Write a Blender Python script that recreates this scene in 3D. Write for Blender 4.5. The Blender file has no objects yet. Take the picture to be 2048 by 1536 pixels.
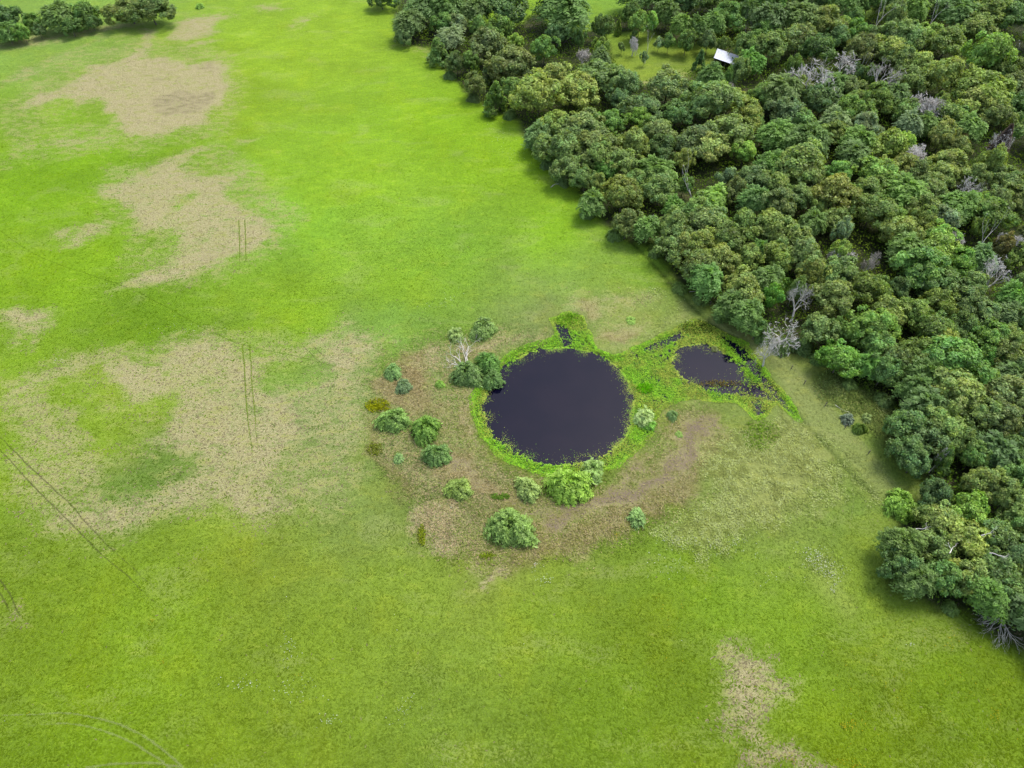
import bpy, math, random
import numpy as np

R_ = math.radians
rng = np.random.default_rng(7)
random.seed(7)
scene = bpy.context.scene
col = scene.collection

# ------------------------------------------------------------------ camera
CAM_H, PITCH, FPX = 120.0, R_(50.0), 1422.0
cam_data = bpy.data.cameras.new("drone_camera")
cam_data.sensor_width = 36.0
cam_data.lens = 36.0 * FPX / 2048.0
cam_data.clip_start = 1.0
cam_data.clip_end = 6000.0
cam = bpy.data.objects.new("drone_camera", cam_data)
cam.location = (0, 0, CAM_H)
cam.rotation_euler = (math.pi / 2 - PITCH, 0, 0)
col.objects.link(cam)
scene.camera = cam

# ------------------------------------------------------------------ light
SUN_EL, SUN_AZ = R_(62.0), math.atan2(0.72, 0.66)      # azimuth from +Y towards +X
world = bpy.data.worlds.new("World")
scene.world = world
world.use_nodes = True
wn = world.node_tree
wn.nodes.clear()
w_out = wn.nodes.new("ShaderNodeOutputWorld")
w_bg = wn.nodes.new("ShaderNodeBackground")
w_sky = wn.nodes.new("ShaderNodeTexSky")
w_sky.sky_type = 'NISHITA'
w_sky.sun_disc = False
w_sky.sun_elevation = SUN_EL
w_sky.sun_rotation = SUN_AZ
w_sky.air_density = 1.0
w_sky.dust_density = 2.5
w_sky.ozone_density = 1.0
w_bg.inputs["Strength"].default_value = 0.15
w_hs = wn.nodes.new("ShaderNodeHueSaturation")        # high thin cloud whitens the whole dome
w_hs.inputs["Saturation"].default_value = 0.7
wn.links.new(w_sky.outputs[0], w_hs.inputs["Color"])
wn.links.new(w_hs.outputs[0], w_bg.inputs[0])
wn.links.new(w_bg.outputs[0], w_out.inputs[0])
sun_data = bpy.data.lights.new("sun", 'SUN')
sun_data.energy = 1.25
sun_data.angle = R_(20.0)
sun_data.color = (1.0, 0.96, 0.88)
sun = bpy.data.objects.new("sun", sun_data)
sd = (math.sin(SUN_AZ) * math.cos(SUN_EL), math.cos(SUN_AZ) * math.cos(SUN_EL), math.sin(SUN_EL))
from mathutils import Vector
sun.rotation_euler = Vector(sd).to_track_quat('Z', 'Y').to_euler()
sun.location = (60, 40, 200)
col.objects.link(sun)
scene.view_settings.view_transform = 'Standard'
scene.view_settings.look = 'None'
scene.view_settings.exposure = 1.38
scene.view_settings.gamma = 1.0
scene.view_settings.use_curve_mapping = False
scene.render.engine = 'CYCLES'
scene.cycles.max_bounces = 5
scene.cycles.diffuse_bounces = 3
scene.cycles.transmission_bounces = 2
scene.cycles.transparent_max_bounces = 8
GAIN = 2.7           # displayed linear value / albedo of a sunlit level surface

# ------------------------------------------------------------------ survey: photo point -> place on the ground
_cp, _sp = math.cos(PITCH), math.sin(PITCH)


def at(px, py, z=0.0):
    """world x, y where the sight line through a photo point meets height z"""
    px = np.asarray(px, float); py = np.asarray(py, float)
    u = (px - 1024) / FPX; v = (py - 768) / FPX
    dx = u
    dy = _cp - v * _sp
    dz = -_sp - v * _cp
    t = (z - CAM_H) / dz
    return dx * t, dy * t


def pxm(py, z=0.0):
    """metres per photo pixel (across) at a photo row, for height z"""
    v = (py - 768) / FPX
    return (CAM_H - z) / (_sp + v * _cp) / FPX


def poly(pts, z=0.0):
    a = np.array(pts, float)
    x, y = at(a[:, 0], a[:, 1], z)
    return np.stack([x, y], 1)


def sdf(X, Y, P, closed=True):
    """signed distance in metres, positive inside (open: plain distance)"""
    d = np.full(X.shape, 1e9)
    ins = np.zeros(X.shape, bool)
    n = len(P)
    for i in range(n if closed else n - 1):
        ax, ay = P[i]; bx, by = P[(i + 1) % n]
        ex, ey = bx - ax, by - ay
        L = ex * ex + ey * ey + 1e-12
        t = np.clip(((X - ax) * ex + (Y - ay) * ey) / L, 0, 1)
        dd = (X - ax - t * ex) ** 2 + (Y - ay - t * ey) ** 2
        np.minimum(d, dd, out=d)
        if closed:
            c = (ay > Y) != (by > Y)
            if abs(by - ay) > 1e-9:
                ins ^= c & (X < ex * (Y - ay) / ey + ax)
    d = np.sqrt(d)
    return np.where(ins, d, -d) if closed else d


# value noise in numpy
_tab = rng.random((256, 256))


def vnoise(x, y):
    xi = np.floor(x).astype(int); yi = np.floor(y).astype(int)
    fx = x - xi; fy = y - yi
    fx = fx * fx * (3 - 2 * fx); fy = fy * fy * (3 - 2 * fy)
    a = _tab[xi & 255, yi & 255]; b = _tab[(xi + 1) & 255, yi & 255]
    c = _tab[xi & 255, (yi + 1) & 255]; d = _tab[(xi + 1) & 255, (yi + 1) & 255]
    return (a * (1 - fx) + b * fx) * (1 - fy) + (c * (1 - fx) + d * fx) * fy


def fbm(x, y, sc, octv=4, sx=0.0):
    s = np.zeros(np.shape(x)); amp = 0.5; tot = 0
    x = np.asarray(x) / sc + sx; y = np.asarray(y) / sc + sx * 1.7
    for _ in range(octv):
        s += amp * vnoise(x, y); tot += amp
        x = x * 2.03 + 11.3; y = y * 2.03 + 5.1; amp *= 0.5
    return s / tot


def sstep(a, b, x):
    t = np.clip((x - a) / (b - a), 0, 1)
    return t * t * (3 - 2 * t)


def lin(rgb):
    c = np.asarray(rgb, float) / 255.0
    return np.where(c <= 0.04045, c / 12.92, ((c + 0.055) / 1.055) ** 2.4)


def alb(rgb):
    return lin(rgb) / GAIN


# ------------------------------------------------------------------ tagging helpers
def tag(o, label=None, cat=None, group=None, kind=None):
    if label: o["label"] = label
    if cat: o["category"] = cat
    if group: o["group"] = group
    if kind: o["kind"] = kind
    return o


def empty(name, loc, rz=0.0, scale=(1, 1, 1)):
    o = bpy.data.objects.new(name, None)
    o.empty_display_size = 0.5
    o.location = loc; o.rotation_euler = (0, 0, rz); o.scale = scale
    col.objects.link(o)
    return o


def link(name, me, parent=None, loc=(0, 0, 0), color=None):
    o = bpy.data.objects.new(name, me)
    o.location = loc
    if color is not None:
        o.color = (*color, 1.0)
    o.parent = parent
    col.objects.link(o)
    return o


def np_mesh(name, V, F, mat, tint=None, smooth=False, cname="tint"):
    """V (n,3), F (m,k) with one k for all faces; tint (n,3) or (n,) per vertex"""
    me = bpy.data.meshes.new(name)
    V = np.asarray(V, np.float32); F = np.asarray(F, np.int32)
    m, k = F.shape
    me.vertices.add(len(V)); me.vertices.foreach_set("co", V.ravel())
    me.loops.add(m * k); me.loops.foreach_set("vertex_index", F.ravel())
    me.polygons.add(m)
    me.polygons.foreach_set("loop_start", np.arange(0, m * k, k, dtype=np.int32))
    me.polygons.foreach_set("loop_total", np.full(m, k, np.int32))
    if smooth:
        me.polygons.foreach_set("use_smooth", np.ones(m, bool))
    if tint is not None:
        tint = np.asarray(tint, np.float32)
        if tint.ndim == 1:
            tint = np.stack([tint] * 3, 1)
        a = me.color_attributes.new(cname, 'FLOAT_COLOR', 'POINT')
        a.data.foreach_set("color", np.concatenate([tint, np.ones((len(tint), 1), np.float32)], 1).ravel())
    me.update(calc_edges=True)
    if mat: me.materials.append(mat)
    return me


# ------------------------------------------------------------------ materials
class NT:
    def __init__(self, name):
        self.m = bpy.data.materials.new(name)
        self.m.use_nodes = True
        self.t = self.m.node_tree
        self.t.nodes.clear()

    def n(self, typ, **kw):
        nd = self.t.nodes.new(typ)
        for k, v in kw.items():
            if k.startswith("i_"):
                nd.inputs[k[2:].replace("_", " ")].default_value = v
            elif isinstance(v, tuple) and k == "ins":
                pass
            else:
                setattr(nd, k, v)
        return nd

    def l(self, a, b):
        self.t.links.new(a, b)

    def math(self, op, a, b=None, c=None, clamp=False):
        nd = self.t.nodes.new("ShaderNodeMath"); nd.operation = op; nd.use_clamp = clamp
        for i, v in enumerate((a, b, c)):
            if v is None: continue
            if isinstance(v, (int, float)): nd.inputs[i].default_value = v
            else: self.l(v, nd.inputs[i])
        return nd.outputs[0]

    def mix(self, fac, a, b, typ='MIX'):
        nd = self.t.nodes.new("ShaderNodeMix"); nd.data_type = 'RGBA'; nd.blend_type = typ
        for i, v in ((0, fac), (6, a), (7, b)):
            if isinstance(v, (int, float)): nd.inputs[i].default_value = v
            elif isinstance(v, (tuple, list, np.ndarray)): nd.inputs[i].default_value = (*[float(q) for q in v[:3]], 1)
            else: self.l(v, nd.inputs[i])
        return nd.outputs[2]

    def noise(self, scale, detail=4, rough=0.55, vec=None, dist=0.0):
        nd = self.t.nodes.new("ShaderNodeTexNoise")
        nd.inputs["Scale"].default_value = scale; nd.inputs["Detail"].default_value = detail
        nd.inputs["Roughness"].default_value = rough; nd.inputs["Distortion"].default_value = dist
        if vec is not None: self.l(vec, nd.inputs["Vector"])
        return nd.outputs[0]

    def ss(self, x, a, b):
        nd = self.t.nodes.new("ShaderNodeMapRange"); nd.interpolation_type = 'SMOOTHSTEP'
        nd.inputs[1].default_value = a; nd.inputs[2].default_value = b
        nd.inputs[3].default_value = 0; nd.inputs[4].default_value = 1
        self.l(x, nd.inputs[0])
        return nd.outputs[0]


def leaf_material(name, trans=0.42, use_obj=True, gloss=0.015):
    t = NT(name)
    out = t.n("ShaderNodeOutputMaterial")
    at_ = t.n("ShaderNodeAttribute", attribute_name="tint")
    c = at_.outputs["Color"]
    if use_obj:
        oi = t.n("ShaderNodeObjectInfo")
        c = t.mix(1.0, oi.outputs["Color"], c, 'MULTIPLY')
    geo = t.n("ShaderNodeNewGeometry")
    nz = t.noise(0.55, 3, 0.6, geo.outputs["Position"])
    k = t.math('MULTIPLY_ADD', nz, 0.9, 0.55)
    comb = t.n("ShaderNodeVectorMath", operation='SCALE')
    t.l(c, comb.inputs[0]); t.l(k, comb.inputs["Scale"])
    d = t.n("ShaderNodeBsdfDiffuse"); t.l(comb.outputs[0], d.inputs[0])
    tr = t.n("ShaderNodeBsdfTranslucent")
    tc = t.mix(1.0, comb.outputs[0], (1.25, 1.25, 0.55), 'MULTIPLY'); t.l(tc, tr.inputs[0])
    m1 = t.n("ShaderNodeMixShader"); m1.inputs[0].default_value = trans
    t.l(d.outputs[0], m1.inputs[1]); t.l(tr.outputs[0], m1.inputs[2])
    g = t.n("ShaderNodeBsdfGlossy"); g.inputs["Roughness"].default_value = 0.5
    g.inputs["Color"].default_value = (0.8, 0.85, 0.9, 1)
    m2 = t.n("ShaderNodeMixShader"); m2.inputs[0].default_value = gloss
    t.l(m1.outputs[0], m2.inputs[1]); t.l(g.outputs[0], m2.inputs[2])
    t.l(m2.outputs[0], out.inputs[0])
    return t.m


def bark_material(name, base, dark):
    t = NT(name)
    out = t.n("ShaderNodeOutputMaterial"); p = t.n("ShaderNodeBsdfPrincipled")
    p.inputs["Roughness"].default_value = 0.85
    geo = t.n("ShaderNodeNewGeometry")
    nz = t.noise(3.0, 5, 0.65, geo.outputs["Position"])
    c = t.mix(t.ss(nz, 0.35, 0.65), dark, base)
    t.l(c, p.inputs["Base Color"]); t.l(p.outputs[0], out.inputs[0])
    return t.m


M_LEAF = leaf_material("tree_leaves")
M_SHRUB = leaf_material("shrub_leaves", 0.35)
M_GRASSY = leaf_material("grass_blades", 0.3, use_obj=False, gloss=0.0)
M_PAD = leaf_material("water_plant_leaves", 0.3, use_obj=False, gloss=0.01)
M_BARK = bark_material("oak_bark", (0.10, 0.085, 0.07), (0.05, 0.04, 0.033))
M_DEAD = bark_material("weathered_dead_wood", (0.56, 0.53, 0.48), (0.32, 0.29, 0.26))
M_DEADDARK = bark_material("dark_dead_twigs", (0.17, 0.14, 0.14), (0.09, 0.075, 0.07))
M_POST = bark_material("post_wood", (0.12, 0.10, 0.08), (0.06, 0.05, 0.04))


def flat_material(name, base, rough=0.6, metal=0.0, nscale=2.0, var=0.2):
    t = NT(name)
    out = t.n("ShaderNodeOutputMaterial"); p = t.n("ShaderNodeBsdfPrincipled")
    geo = t.n("ShaderNodeNewGeometry")
    nz = t.noise(nscale, 5, 0.6, geo.outputs["Position"])
    b = np.array(base)
    c = t.mix(nz, b * (1 - var), np.minimum(b * (1 + var), 1))
    t.l(c, p.inputs["Base Color"])
    p.inputs["Roughness"].default_value = rough; p.inputs["Metallic"].default_value = metal
    t.l(p.outputs[0], out.inputs[0])
    return t.m


# ------------------------------------------------------------------ survey outlines (photo points on the ground)
WATER = poly([(1106, 640), (1135, 628), (1160, 636), (1172, 665), (1188, 702), (1225, 714), (1248, 712), (1275, 698),
              (1310, 680), (1345, 664), (1375, 650), (1395, 643), (1425, 655), (1455, 672), (1490, 690), (1515, 722),
              (1535, 752), (1560, 785), (1590, 822), (1596, 836), (1575, 822), (1552, 800), (1528, 826), (1510, 834),
              (1492, 812), (1470, 800), (1430, 800), (1395, 793), (1350, 797), (1322, 812), (1305, 840), (1300, 865),
              (1270, 900), (1230, 930), (1180, 945), (1110, 950), (1050, 935), (1000, 908), (965, 868), (948, 825),
              (946, 795), (958, 778), (985, 765), (998, 742), (1010, 722), (1030, 706), (1060, 693), (1090, 685), (1118, 672), (1112, 655)])
OPEN1 = poly([(1122 + 139.5 * math.cos(a) * (1 - 0.03 * math.cos(3 * a)), 809 + 109.5 * math.sin(a)) for a in np.linspace(0, 2 * math.pi, 28, endpoint=False)])
OPEN2 = poly([(1356, 716), (1370, 698), (1402, 693), (1436, 704), (1460, 726), (1474, 744), (1454, 758), (1428, 765), (1394, 759), (1366, 742)])
GAPS = [poly(p) for p in [[(1108, 645), (1125, 645), (1148, 672), (1140, 690), (1125, 688), (1115, 665)],
                          [(1282, 697), (1320, 680), (1362, 662), (1366, 674), (1330, 690), (1300, 702)],
                          [(1440, 668), (1490, 694), (1540, 765), (1590, 826), (1570, 815), (1520, 760), (1482, 715)],
                          [(1480, 745), (1520, 770), (1550, 800), (1505, 790), (1440, 785), (1420, 778)],
                          [(1505, 800), (1520, 798), (1530, 825), (1512, 830)],
                          [(985, 765), (1008, 722), (1014, 745), (1002, 790), (975, 818), (960, 820), (978, 800)]]]
FOREST = poly([(790, -60), (795, 80), (860, 100), (905, 160), (940, 190), (985, 222), (1040, 240), (1060, 300), (1130, 360),
               (1195, 430), (1255, 482), (1315, 492), (1345, 545), (1410, 600), (1490, 652), (1535, 690), (1600, 705),
               (1650, 735), (1700, 775), (1770, 800), (1790, 850), (1780, 900), (1830, 950), (1850, 985), (1800, 1040), (1775, 1100),
               (1795, 1170), (1845, 1205), (1930, 1240), (1985, 1290), (2060, 1325), (2500, 1420), (2900, 600), (2900, -60)])
CLEARINGS = [poly(p) for p in [[(1215, 70), (1300, 60), (1330, 85), (1400, 85), (1440, 100), (1440, 128), (1405, 140), (1345, 158), (1282, 172), (1240, 135), (1222, 105)],
                               [(985, 20), (1050, -60), (1500, -60), (1300, 0), (1262, 22), (1215, 40), (1190, 62), (1120, 70), (1095, 45), (1100, 20), (1060, 30), (1040, 48), (970, 58), (935, 52), (945, 30)],
                               [(1700, 25), (1738, 12), (1745, 30), (1715, 45)],
                               [(1490, 75), (1530, 80), (1530, 95), (1495, 92)]]]
STRIP = poly([(1425, 632), (1500, 662), (1575, 708), (1640, 782), (1700, 852), (1765, 925), (1800, 975), (1752, 985), (1690, 918), (1622, 846), (1572, 780), (1530, 722), (1490, 684), (1430, 655)])
DITCH = poly([(1262, 482), (1310, 530), (1350, 575), (1390, 618), (1425, 648), (1470, 676), (1508, 712), (1542, 762), (1580, 812),
              (1615, 852), (1665, 905), (1710, 958), (1755, 995)])


def smax(vals):
    return np.max(np.stack(vals), 0)


DRY = [  # (outline, strength)
    ([(175, 125), (250, 116), (280, 95), (288, 60), (300, 60), (300, 92), (297, 116), (345, 116), (438, 122), (463, 175), (450, 203), (416, 225), (406, 253), (360, 272), (281, 281), (234, 275), (231, 238), (200, 200), (119, 194), (60, 215), (45, 210), (81, 178), (140, 166), (163, 150)], 0.92),
    ([(0, 200), (60, 188), (95, 172), (100, 182), (60, 200), (0, 212)], 0.5),
    ([(0, 160), (40, 138), (95, 120), (150, 95), (200, 70), (205, 80), (150, 108), (95, 135), (50, 150), (0, 172)], 0.55),
    ([(8, 322), (45, 300), (100, 286), (150, 277), (205, 280), (235, 282), (200, 296), (140, 297), (80, 305), (30, 320)], 0.7),
    ([(0, 90), (80, 66), (150, 62), (230, 45), (300, 45), (220, 62), (150, 75), (60, 92), (0, 105)], 0.6),
    ([(335, 45), (390, 26), (425, 28), (475, 28), (440, 42), (440, 50), (395, 76), (340, 76), (350, 60)], 0.8),
    ([(365, 95), (400, 78), (440, 75), (405, 90), (355, 105)], 0.75),
    ([(490, 18), (540, 5), (560, 12), (510, 24)], 0.7),
    ([(578, 47), (615, 28), (632, 33), (600, 47)], 0.8),
    ([(200, 370), (250, 352), (312, 335), (345, 310), (400, 294), (410, 300), (370, 330), (400, 352), (510, 342), (470, 378), (465, 395), (515, 418), (552, 455), (545, 480), (490, 500), (430, 532), (380, 555), (300, 574), (255, 566), (268, 540), (345, 508), (375, 470), (362, 455), (300, 470), (262, 490), (268, 440), (250, 410), (215, 395)], 0.85),
    ([(105, 472), (180, 442), (238, 440), (200, 470), (130, 496)], 0.75),
    ([(450, 280), (480, 272), (515, 272), (490, 285), (455, 287)], 0.6),
    ([(0, 622), (40, 606), (118, 612), (80, 650), (50, 690), (30, 688), (0, 658)], 0.75),
    ([(0, 778), (80, 745), (150, 733), (235, 722), (290, 702), (380, 690), (450, 678), (480, 690), (560, 682), (660, 672), (765, 668), (775, 690), (725, 735), (705, 780), (640, 800), (620, 850), (592, 900), (570, 950), (600, 985), (625, 1010), (500, 1032), (420, 1015), (340, 1045), (270, 1068), (180, 1092), (100, 1100), (62, 1050), (150, 1010), (250, 985), (300, 935), (330, 905), (240, 885), (150, 835), (60, 800)], 0.72),
    ([(0, 740), (200, 700), (420, 665), (700, 655), (780, 670), (740, 720), (770, 860), (700, 960), (640, 1030), (400, 1060), (180, 1105), (60, 1110), (0, 1000)], 0.50),
    ([(120, 100), (300, 70), (470, 100), (500, 200), (440, 280), (300, 300), (60, 330), (0, 340), (0, 200)], 0.40),
    ([(200, 340), (420, 280), (560, 340), (600, 450), (560, 520), (380, 590), (240, 580), (240, 480), (180, 400)], 0.40),
    ([(1452, 1262), (1520, 1285), (1545, 1325), (1580, 1330), (1575, 1375), (1535, 1392), (1500, 1432), (1525, 1480), (1585, 1500), (1660, 1545), (1455, 1545), (1468, 1480), (1438, 1400), (1434, 1340)], 0.85),
    ([(1110, 580), (1170, 570), (1290, 575), (1310, 600), (1260, 620), (1180, 628), (1125, 615)], 0.5),
    ([(1190, 635), (1250, 625), (1300, 635), (1305, 665), (1250, 690), (1205, 690)], 0.5),
    ([(0, 1165), (30, 1190), (45, 1225), (10, 1235), (0, 1230)], 0.6),
    ([(1280, 160), (1400, 136), (1420, 144), (1340, 165), (1285, 175)], 0.8),
    ([(800, 85), (850, 86), (865, 115), (840, 100)], 0.8),
    ([(740, 760), (770, 705), (850, 672), (950, 655), (1100, 668), (1085, 684), (1020, 702), (995, 735), (955, 775), (944, 820), (965, 880), (1010, 925), (1060, 960), (1180, 965), (1260, 930), (1310, 870), (1330, 815), (1400, 800), (1435, 825), (1440, 870), (1385, 940), (1365, 1020), (1290, 1070), (1180, 1110), (1060, 1110), (1010, 1145), (930, 1140), (890, 1110), (845, 1090), (818, 1010), (770, 940), (738, 860)], 0.52),
    ([(820, 1015), (900, 1000), (965, 1000), (915, 1035), (905, 1100), (860, 1100), (835, 1060)], 0.95),
    ([(845, 715), (885, 690), (905, 700), (880, 720), (900, 745), (870, 745)], 0.95),
    ([(900, 690), (960, 680), (1030, 690), (1000, 705), (985, 718), (930, 715)], 0.9),
    ([(905, 790), (935, 795), (955, 860), (985, 910), (1035, 955), (1050, 975), (1000, 950), (955, 895), (925, 850)], 0.8),
    ([(950, 1128), (1010, 1118), (1040, 1128), (990, 1148)], 0.85),
    ([(1170, 1018), (1215, 1000), (1230, 1010), (1185, 1030)], 0.9),
    ([(1312, 905), (1340, 898), (1352, 912), (1335, 922), (1315, 918)], 1.0),
    ([(1290, 930), (1320, 890), (1345, 850), (1355, 860), (1325, 910), (1290, 945)], 0.8),
    ([(700, 690), (780, 680), (760, 700), (715, 712)], 0.8),
]
DRY = [(poly(p), s) for p, s in DRY]
GREEN = [(poly(p), s) for p, s in [
    ([(90, 775), (200, 745), (270, 785), (350, 800), (340, 855), (300, 890), (200, 885), (120, 835)], 0.6),
    ([(530, 715), (640, 700), (690, 735), (600, 790), (530, 790)], 0.6), ([(230, 905), (330, 890), (420, 900), (400, 960), (300, 970), (220, 960)], 0.5),
    ([(120, 215), (200, 205), (230, 235), (200, 262), (140, 250)], 0.4), ([(350, 400), (385, 385), (400, 400), (340, 440)], 0.5)]]
SOIL = [(poly(p), s) for p, s in [
    ([(300, 190), (350, 182), (415, 186), (420, 205), (395, 225), (330, 232), (302, 215)], 0.66),
    ([(295, 158), (340, 152), (345, 162), (310, 170)], 0.6), ([(385, 125), (420, 122), (425, 138), (400, 140)], 0.6),
    ([(370, 20), (395, 18), (400, 25), (372, 26)], 0.55), ([(520, 10), (560, 6), (540, 18)], 0.5),
    ([(395, 480), (480, 470), (500, 485), (420, 530), (370, 545)], 0.45),
    ([(1345, 850), (1385, 828), (1430, 818), (1425, 848), (1395, 880), (1350, 885), (1340, 925), (1325, 920), (1328, 885)], 0.75),
    ([(1430, 820), (1400, 875), (1350, 935), (1290, 985), (1220, 1015), (1150, 1034), (1085, 1034), (1090, 1008), (1150, 1003), (1220, 972), (1290, 935), (1330, 888), (1350, 850), (1390, 825)], 0.95),
    ([(890, 905), (950, 925), (975, 965), (1030, 1000), (1120, 1005), (1130, 1025), (1060, 1028), (990, 1000), (940, 960), (885, 940)], 0.7),
    ([(1215, 975), (1245, 968), (1248, 985), (1225, 992)], 0.7), ([(1055, 1000), (1130, 1000), (1125, 1022), (1060, 1018)], 0.75),
    ([(232, 733), (258, 730), (260, 743), (236, 746)], 0.8),
    ([(506, 1130), (528, 1129), (528, 1138), (508, 1140)], 0.8),
    ([(355, 1130), (400, 1125), (395, 1150), (360, 1155)], 0.45),
    ([(1330, 1160), (1370, 1160), (1365, 1172), (1335, 1172)], 0.45), ([(1295, 1155), (1308, 1155), (1306, 1166), (1296, 1164)], 0.5),
    ([(1755, 1020), (1800, 1040), (1780, 1090), (1758, 1080)], 0.5),
    ([(1930, 1225), (1955, 1230), (1950, 1260), (1935, 1250)], 0.6),
]]
RED = [(poly(p), s) for p, s in [
    ([(1430, 820), (1405, 880), (1355, 940), (1295, 990), (1225, 1020), (1150, 1038), (1085, 1038), (1090, 1005), (1150, 1000), (1220, 968), (1290, 930), (1325, 885), (1345, 845), (1390, 822)], 0.55),
    ([(745, 770), (790, 705), (860, 690), (850, 760), (880, 800), (830, 835), (760, 810)], 0.65),
    ([(1330, 1040), (1380, 980), (1420, 900), (1430, 850), (1400, 870), (1360, 950), (1300, 1010), (1200, 1060), (1100, 1075), (1000, 1105), (1010, 1135), (1120, 1115), (1230, 1085)], 0.35),
    ([(880, 900), (930, 905), (985, 960), (1040, 1000), (1000, 1010), (930, 970), (880, 950)], 0.7),
    ([(735, 850), (760, 860), (790, 930), (820, 990), (800, 1000), (760, 930)], 0.45),
    ([(1160, 590), (1190, 585), (1210, 610), (1170, 615)], 0.6),   # reddish brown dry herbage
    ([(1050, 1040), (1130, 1060), (1220, 1010), (1300, 960), (1370, 930), (1400, 870), (1440, 850), (1430, 900), (1380, 960), (1340, 1030), (1250, 1075), (1120, 1105), (1060, 1100)], 0.5),
    ([(770, 760), (800, 720), (850, 690), (840, 740), (870, 790), (820, 800)], 0.8),
    ([(920, 800), (945, 790), (940, 870), (925, 860)], 0.5),
    ([(1225, 655), (1250, 645), (1265, 665), (1235, 675)], 0.7),
]]
PALE = [(poly(p), s) for p, s in [  # tall pale seed-head grass
    ([(1388, 905), (1440, 868), (1490, 850), (1500, 880), (1560, 835), (1640, 872), (1690, 935), (1688, 1000), (1620, 1010), (1560, 1010), (1480, 1060), (1400, 1095), (1330, 1095), (1370, 1040), (1440, 1000), (1392, 950)], 1.0),
    ([(1370, 620), (1400, 625), (1395, 650), (1340, 665), (1300, 675), (1350, 640)], 0.8),
    ([(1260, 575), (1310, 580), (1330, 610), (1290, 610)], 0.6),
    ([(1655, 770), (1700, 765), (1780, 810), (1790, 860), (1740, 850), (1690, 810)], 0.8),
    ([(1660, 905), (1690, 925), (1750, 985), (1745, 995), (1700, 950), (1655, 915)], 0.8),
    ([(1600, 1110), (1640, 1095), (1660, 1130), (1690, 1165), (1670, 1190), (1620, 1165)], 0.45),
]]
BASE_PTS = [(100, 60, 150, 188, 80), (600, 100, 150, 205, 45), (900, 250, 137, 205, 34), (700, 350, 142, 206, 42), (100, 350, 122, 190, 24),
            (250, 330, 120, 186, 28), (100, 550, 124, 188, 26), (300, 650, 104, 166, 24), (600, 450, 140, 202, 54), (900, 500, 136, 195, 54), (1100, 450, 132, 202, 36),
            (600, 620, 130, 192, 34), (800, 580, 132, 196, 38), (1150, 560, 146, 184, 74), (1250, 620, 156, 174, 92), (1300, 540, 128, 186, 48),
            (100, 850, 128, 184, 36), (250, 820, 140, 185, 48), (300, 950, 114, 156, 58), (650, 850, 134, 166, 78), (700, 1000, 144, 166, 82), (500, 1100, 126, 162, 60),
            (100, 1200, 112, 154, 46), (300, 1250, 122, 170, 48), (600, 1300, 124, 166, 58), (200, 1450, 116, 164, 42), (500, 1450, 118, 160, 48),
            (800, 1200, 128, 170, 66), (900, 1400, 122, 166, 66), (1100, 1250, 122, 166, 56), (1200, 1400, 107, 154, 46), (1400, 1150, 114, 168, 42),
            (1300, 1300, 108, 150, 42), (1600, 1250, 114, 164, 48), (1700, 1450, 118, 160, 38), (1900, 1400, 112, 158, 42), (1700, 1130, 134, 176, 68),
            (1720, 1020, 132, 166, 68), (1650, 850, 150, 172, 92), (1550, 740, 150, 172, 88), (1450, 640, 140, 166, 76), (1750, 920, 130, 162, 66),
            (850, 900, 140, 160, 84), (1000, 1050, 140, 150, 84), (1350, 1000, 138, 162, 74), (1400, 850, 144, 166, 76), (1250, 160, 150, 180, 60), (1350, 110, 140, 172, 60),
            (1500, 690, 160, 174, 92), (1600, 800, 158, 172, 94), (1680, 890, 142, 168, 72), (1750, 965, 138, 166, 68), (1020, 30, 130, 190, 40), (1230, 20, 138, 186, 60), (1100, 650, 150, 168, 96), (800, 640, 136, 180, 70), (1550, 900, 160, 176, 96), (1500, 1000, 152, 172, 84),
            (740, 690, 140, 175, 80), (1000, 1160, 132, 165, 72), (1680, 760, 120, 150, 55), (2030, 1450, 112, 156, 42), (1000, 330, 138, 205, 34), (400, 200, 140, 195, 40)]
_bp = np.array(BASE_PTS, float)
_bx, _by = at(_bp[:, 0], _bp[:, 1])
_sh = np.where(_bp[:, 1:2] > 1080, np.array([[24.0, 9, -8]]), np.array([[20.0, -2, 2]]))
_sh = _sh * np.where(_bp[:, 1:2] > 1080, 1.0, np.clip((70 - _bp[:, 4:5]) / 30, 0.12, 1)) + np.array([[0, 3.0, 0]])
_bc = alb(np.clip(_bp[:, 2:5] + _sh, 12, 255))


def terrain(X, Y, detail=True):
    z = np.zeros(X.shape)
    s = sdf(X, Y, WATER)
    sj = s + (fbm(X, Y, 2.5, 3) - 0.5) * 1.2
    z -= 1.3 * sstep(-0.3, 1.5, sj)
    d = sdf(X, Y, DITCH, closed=False)
    z -= 0.3 * np.exp(-(d / 0.55) ** 2) * (s < -0.5)
    z += 0.05 * (fbm(X, Y, 3.0, 3) - 0.5)
    return z


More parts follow.
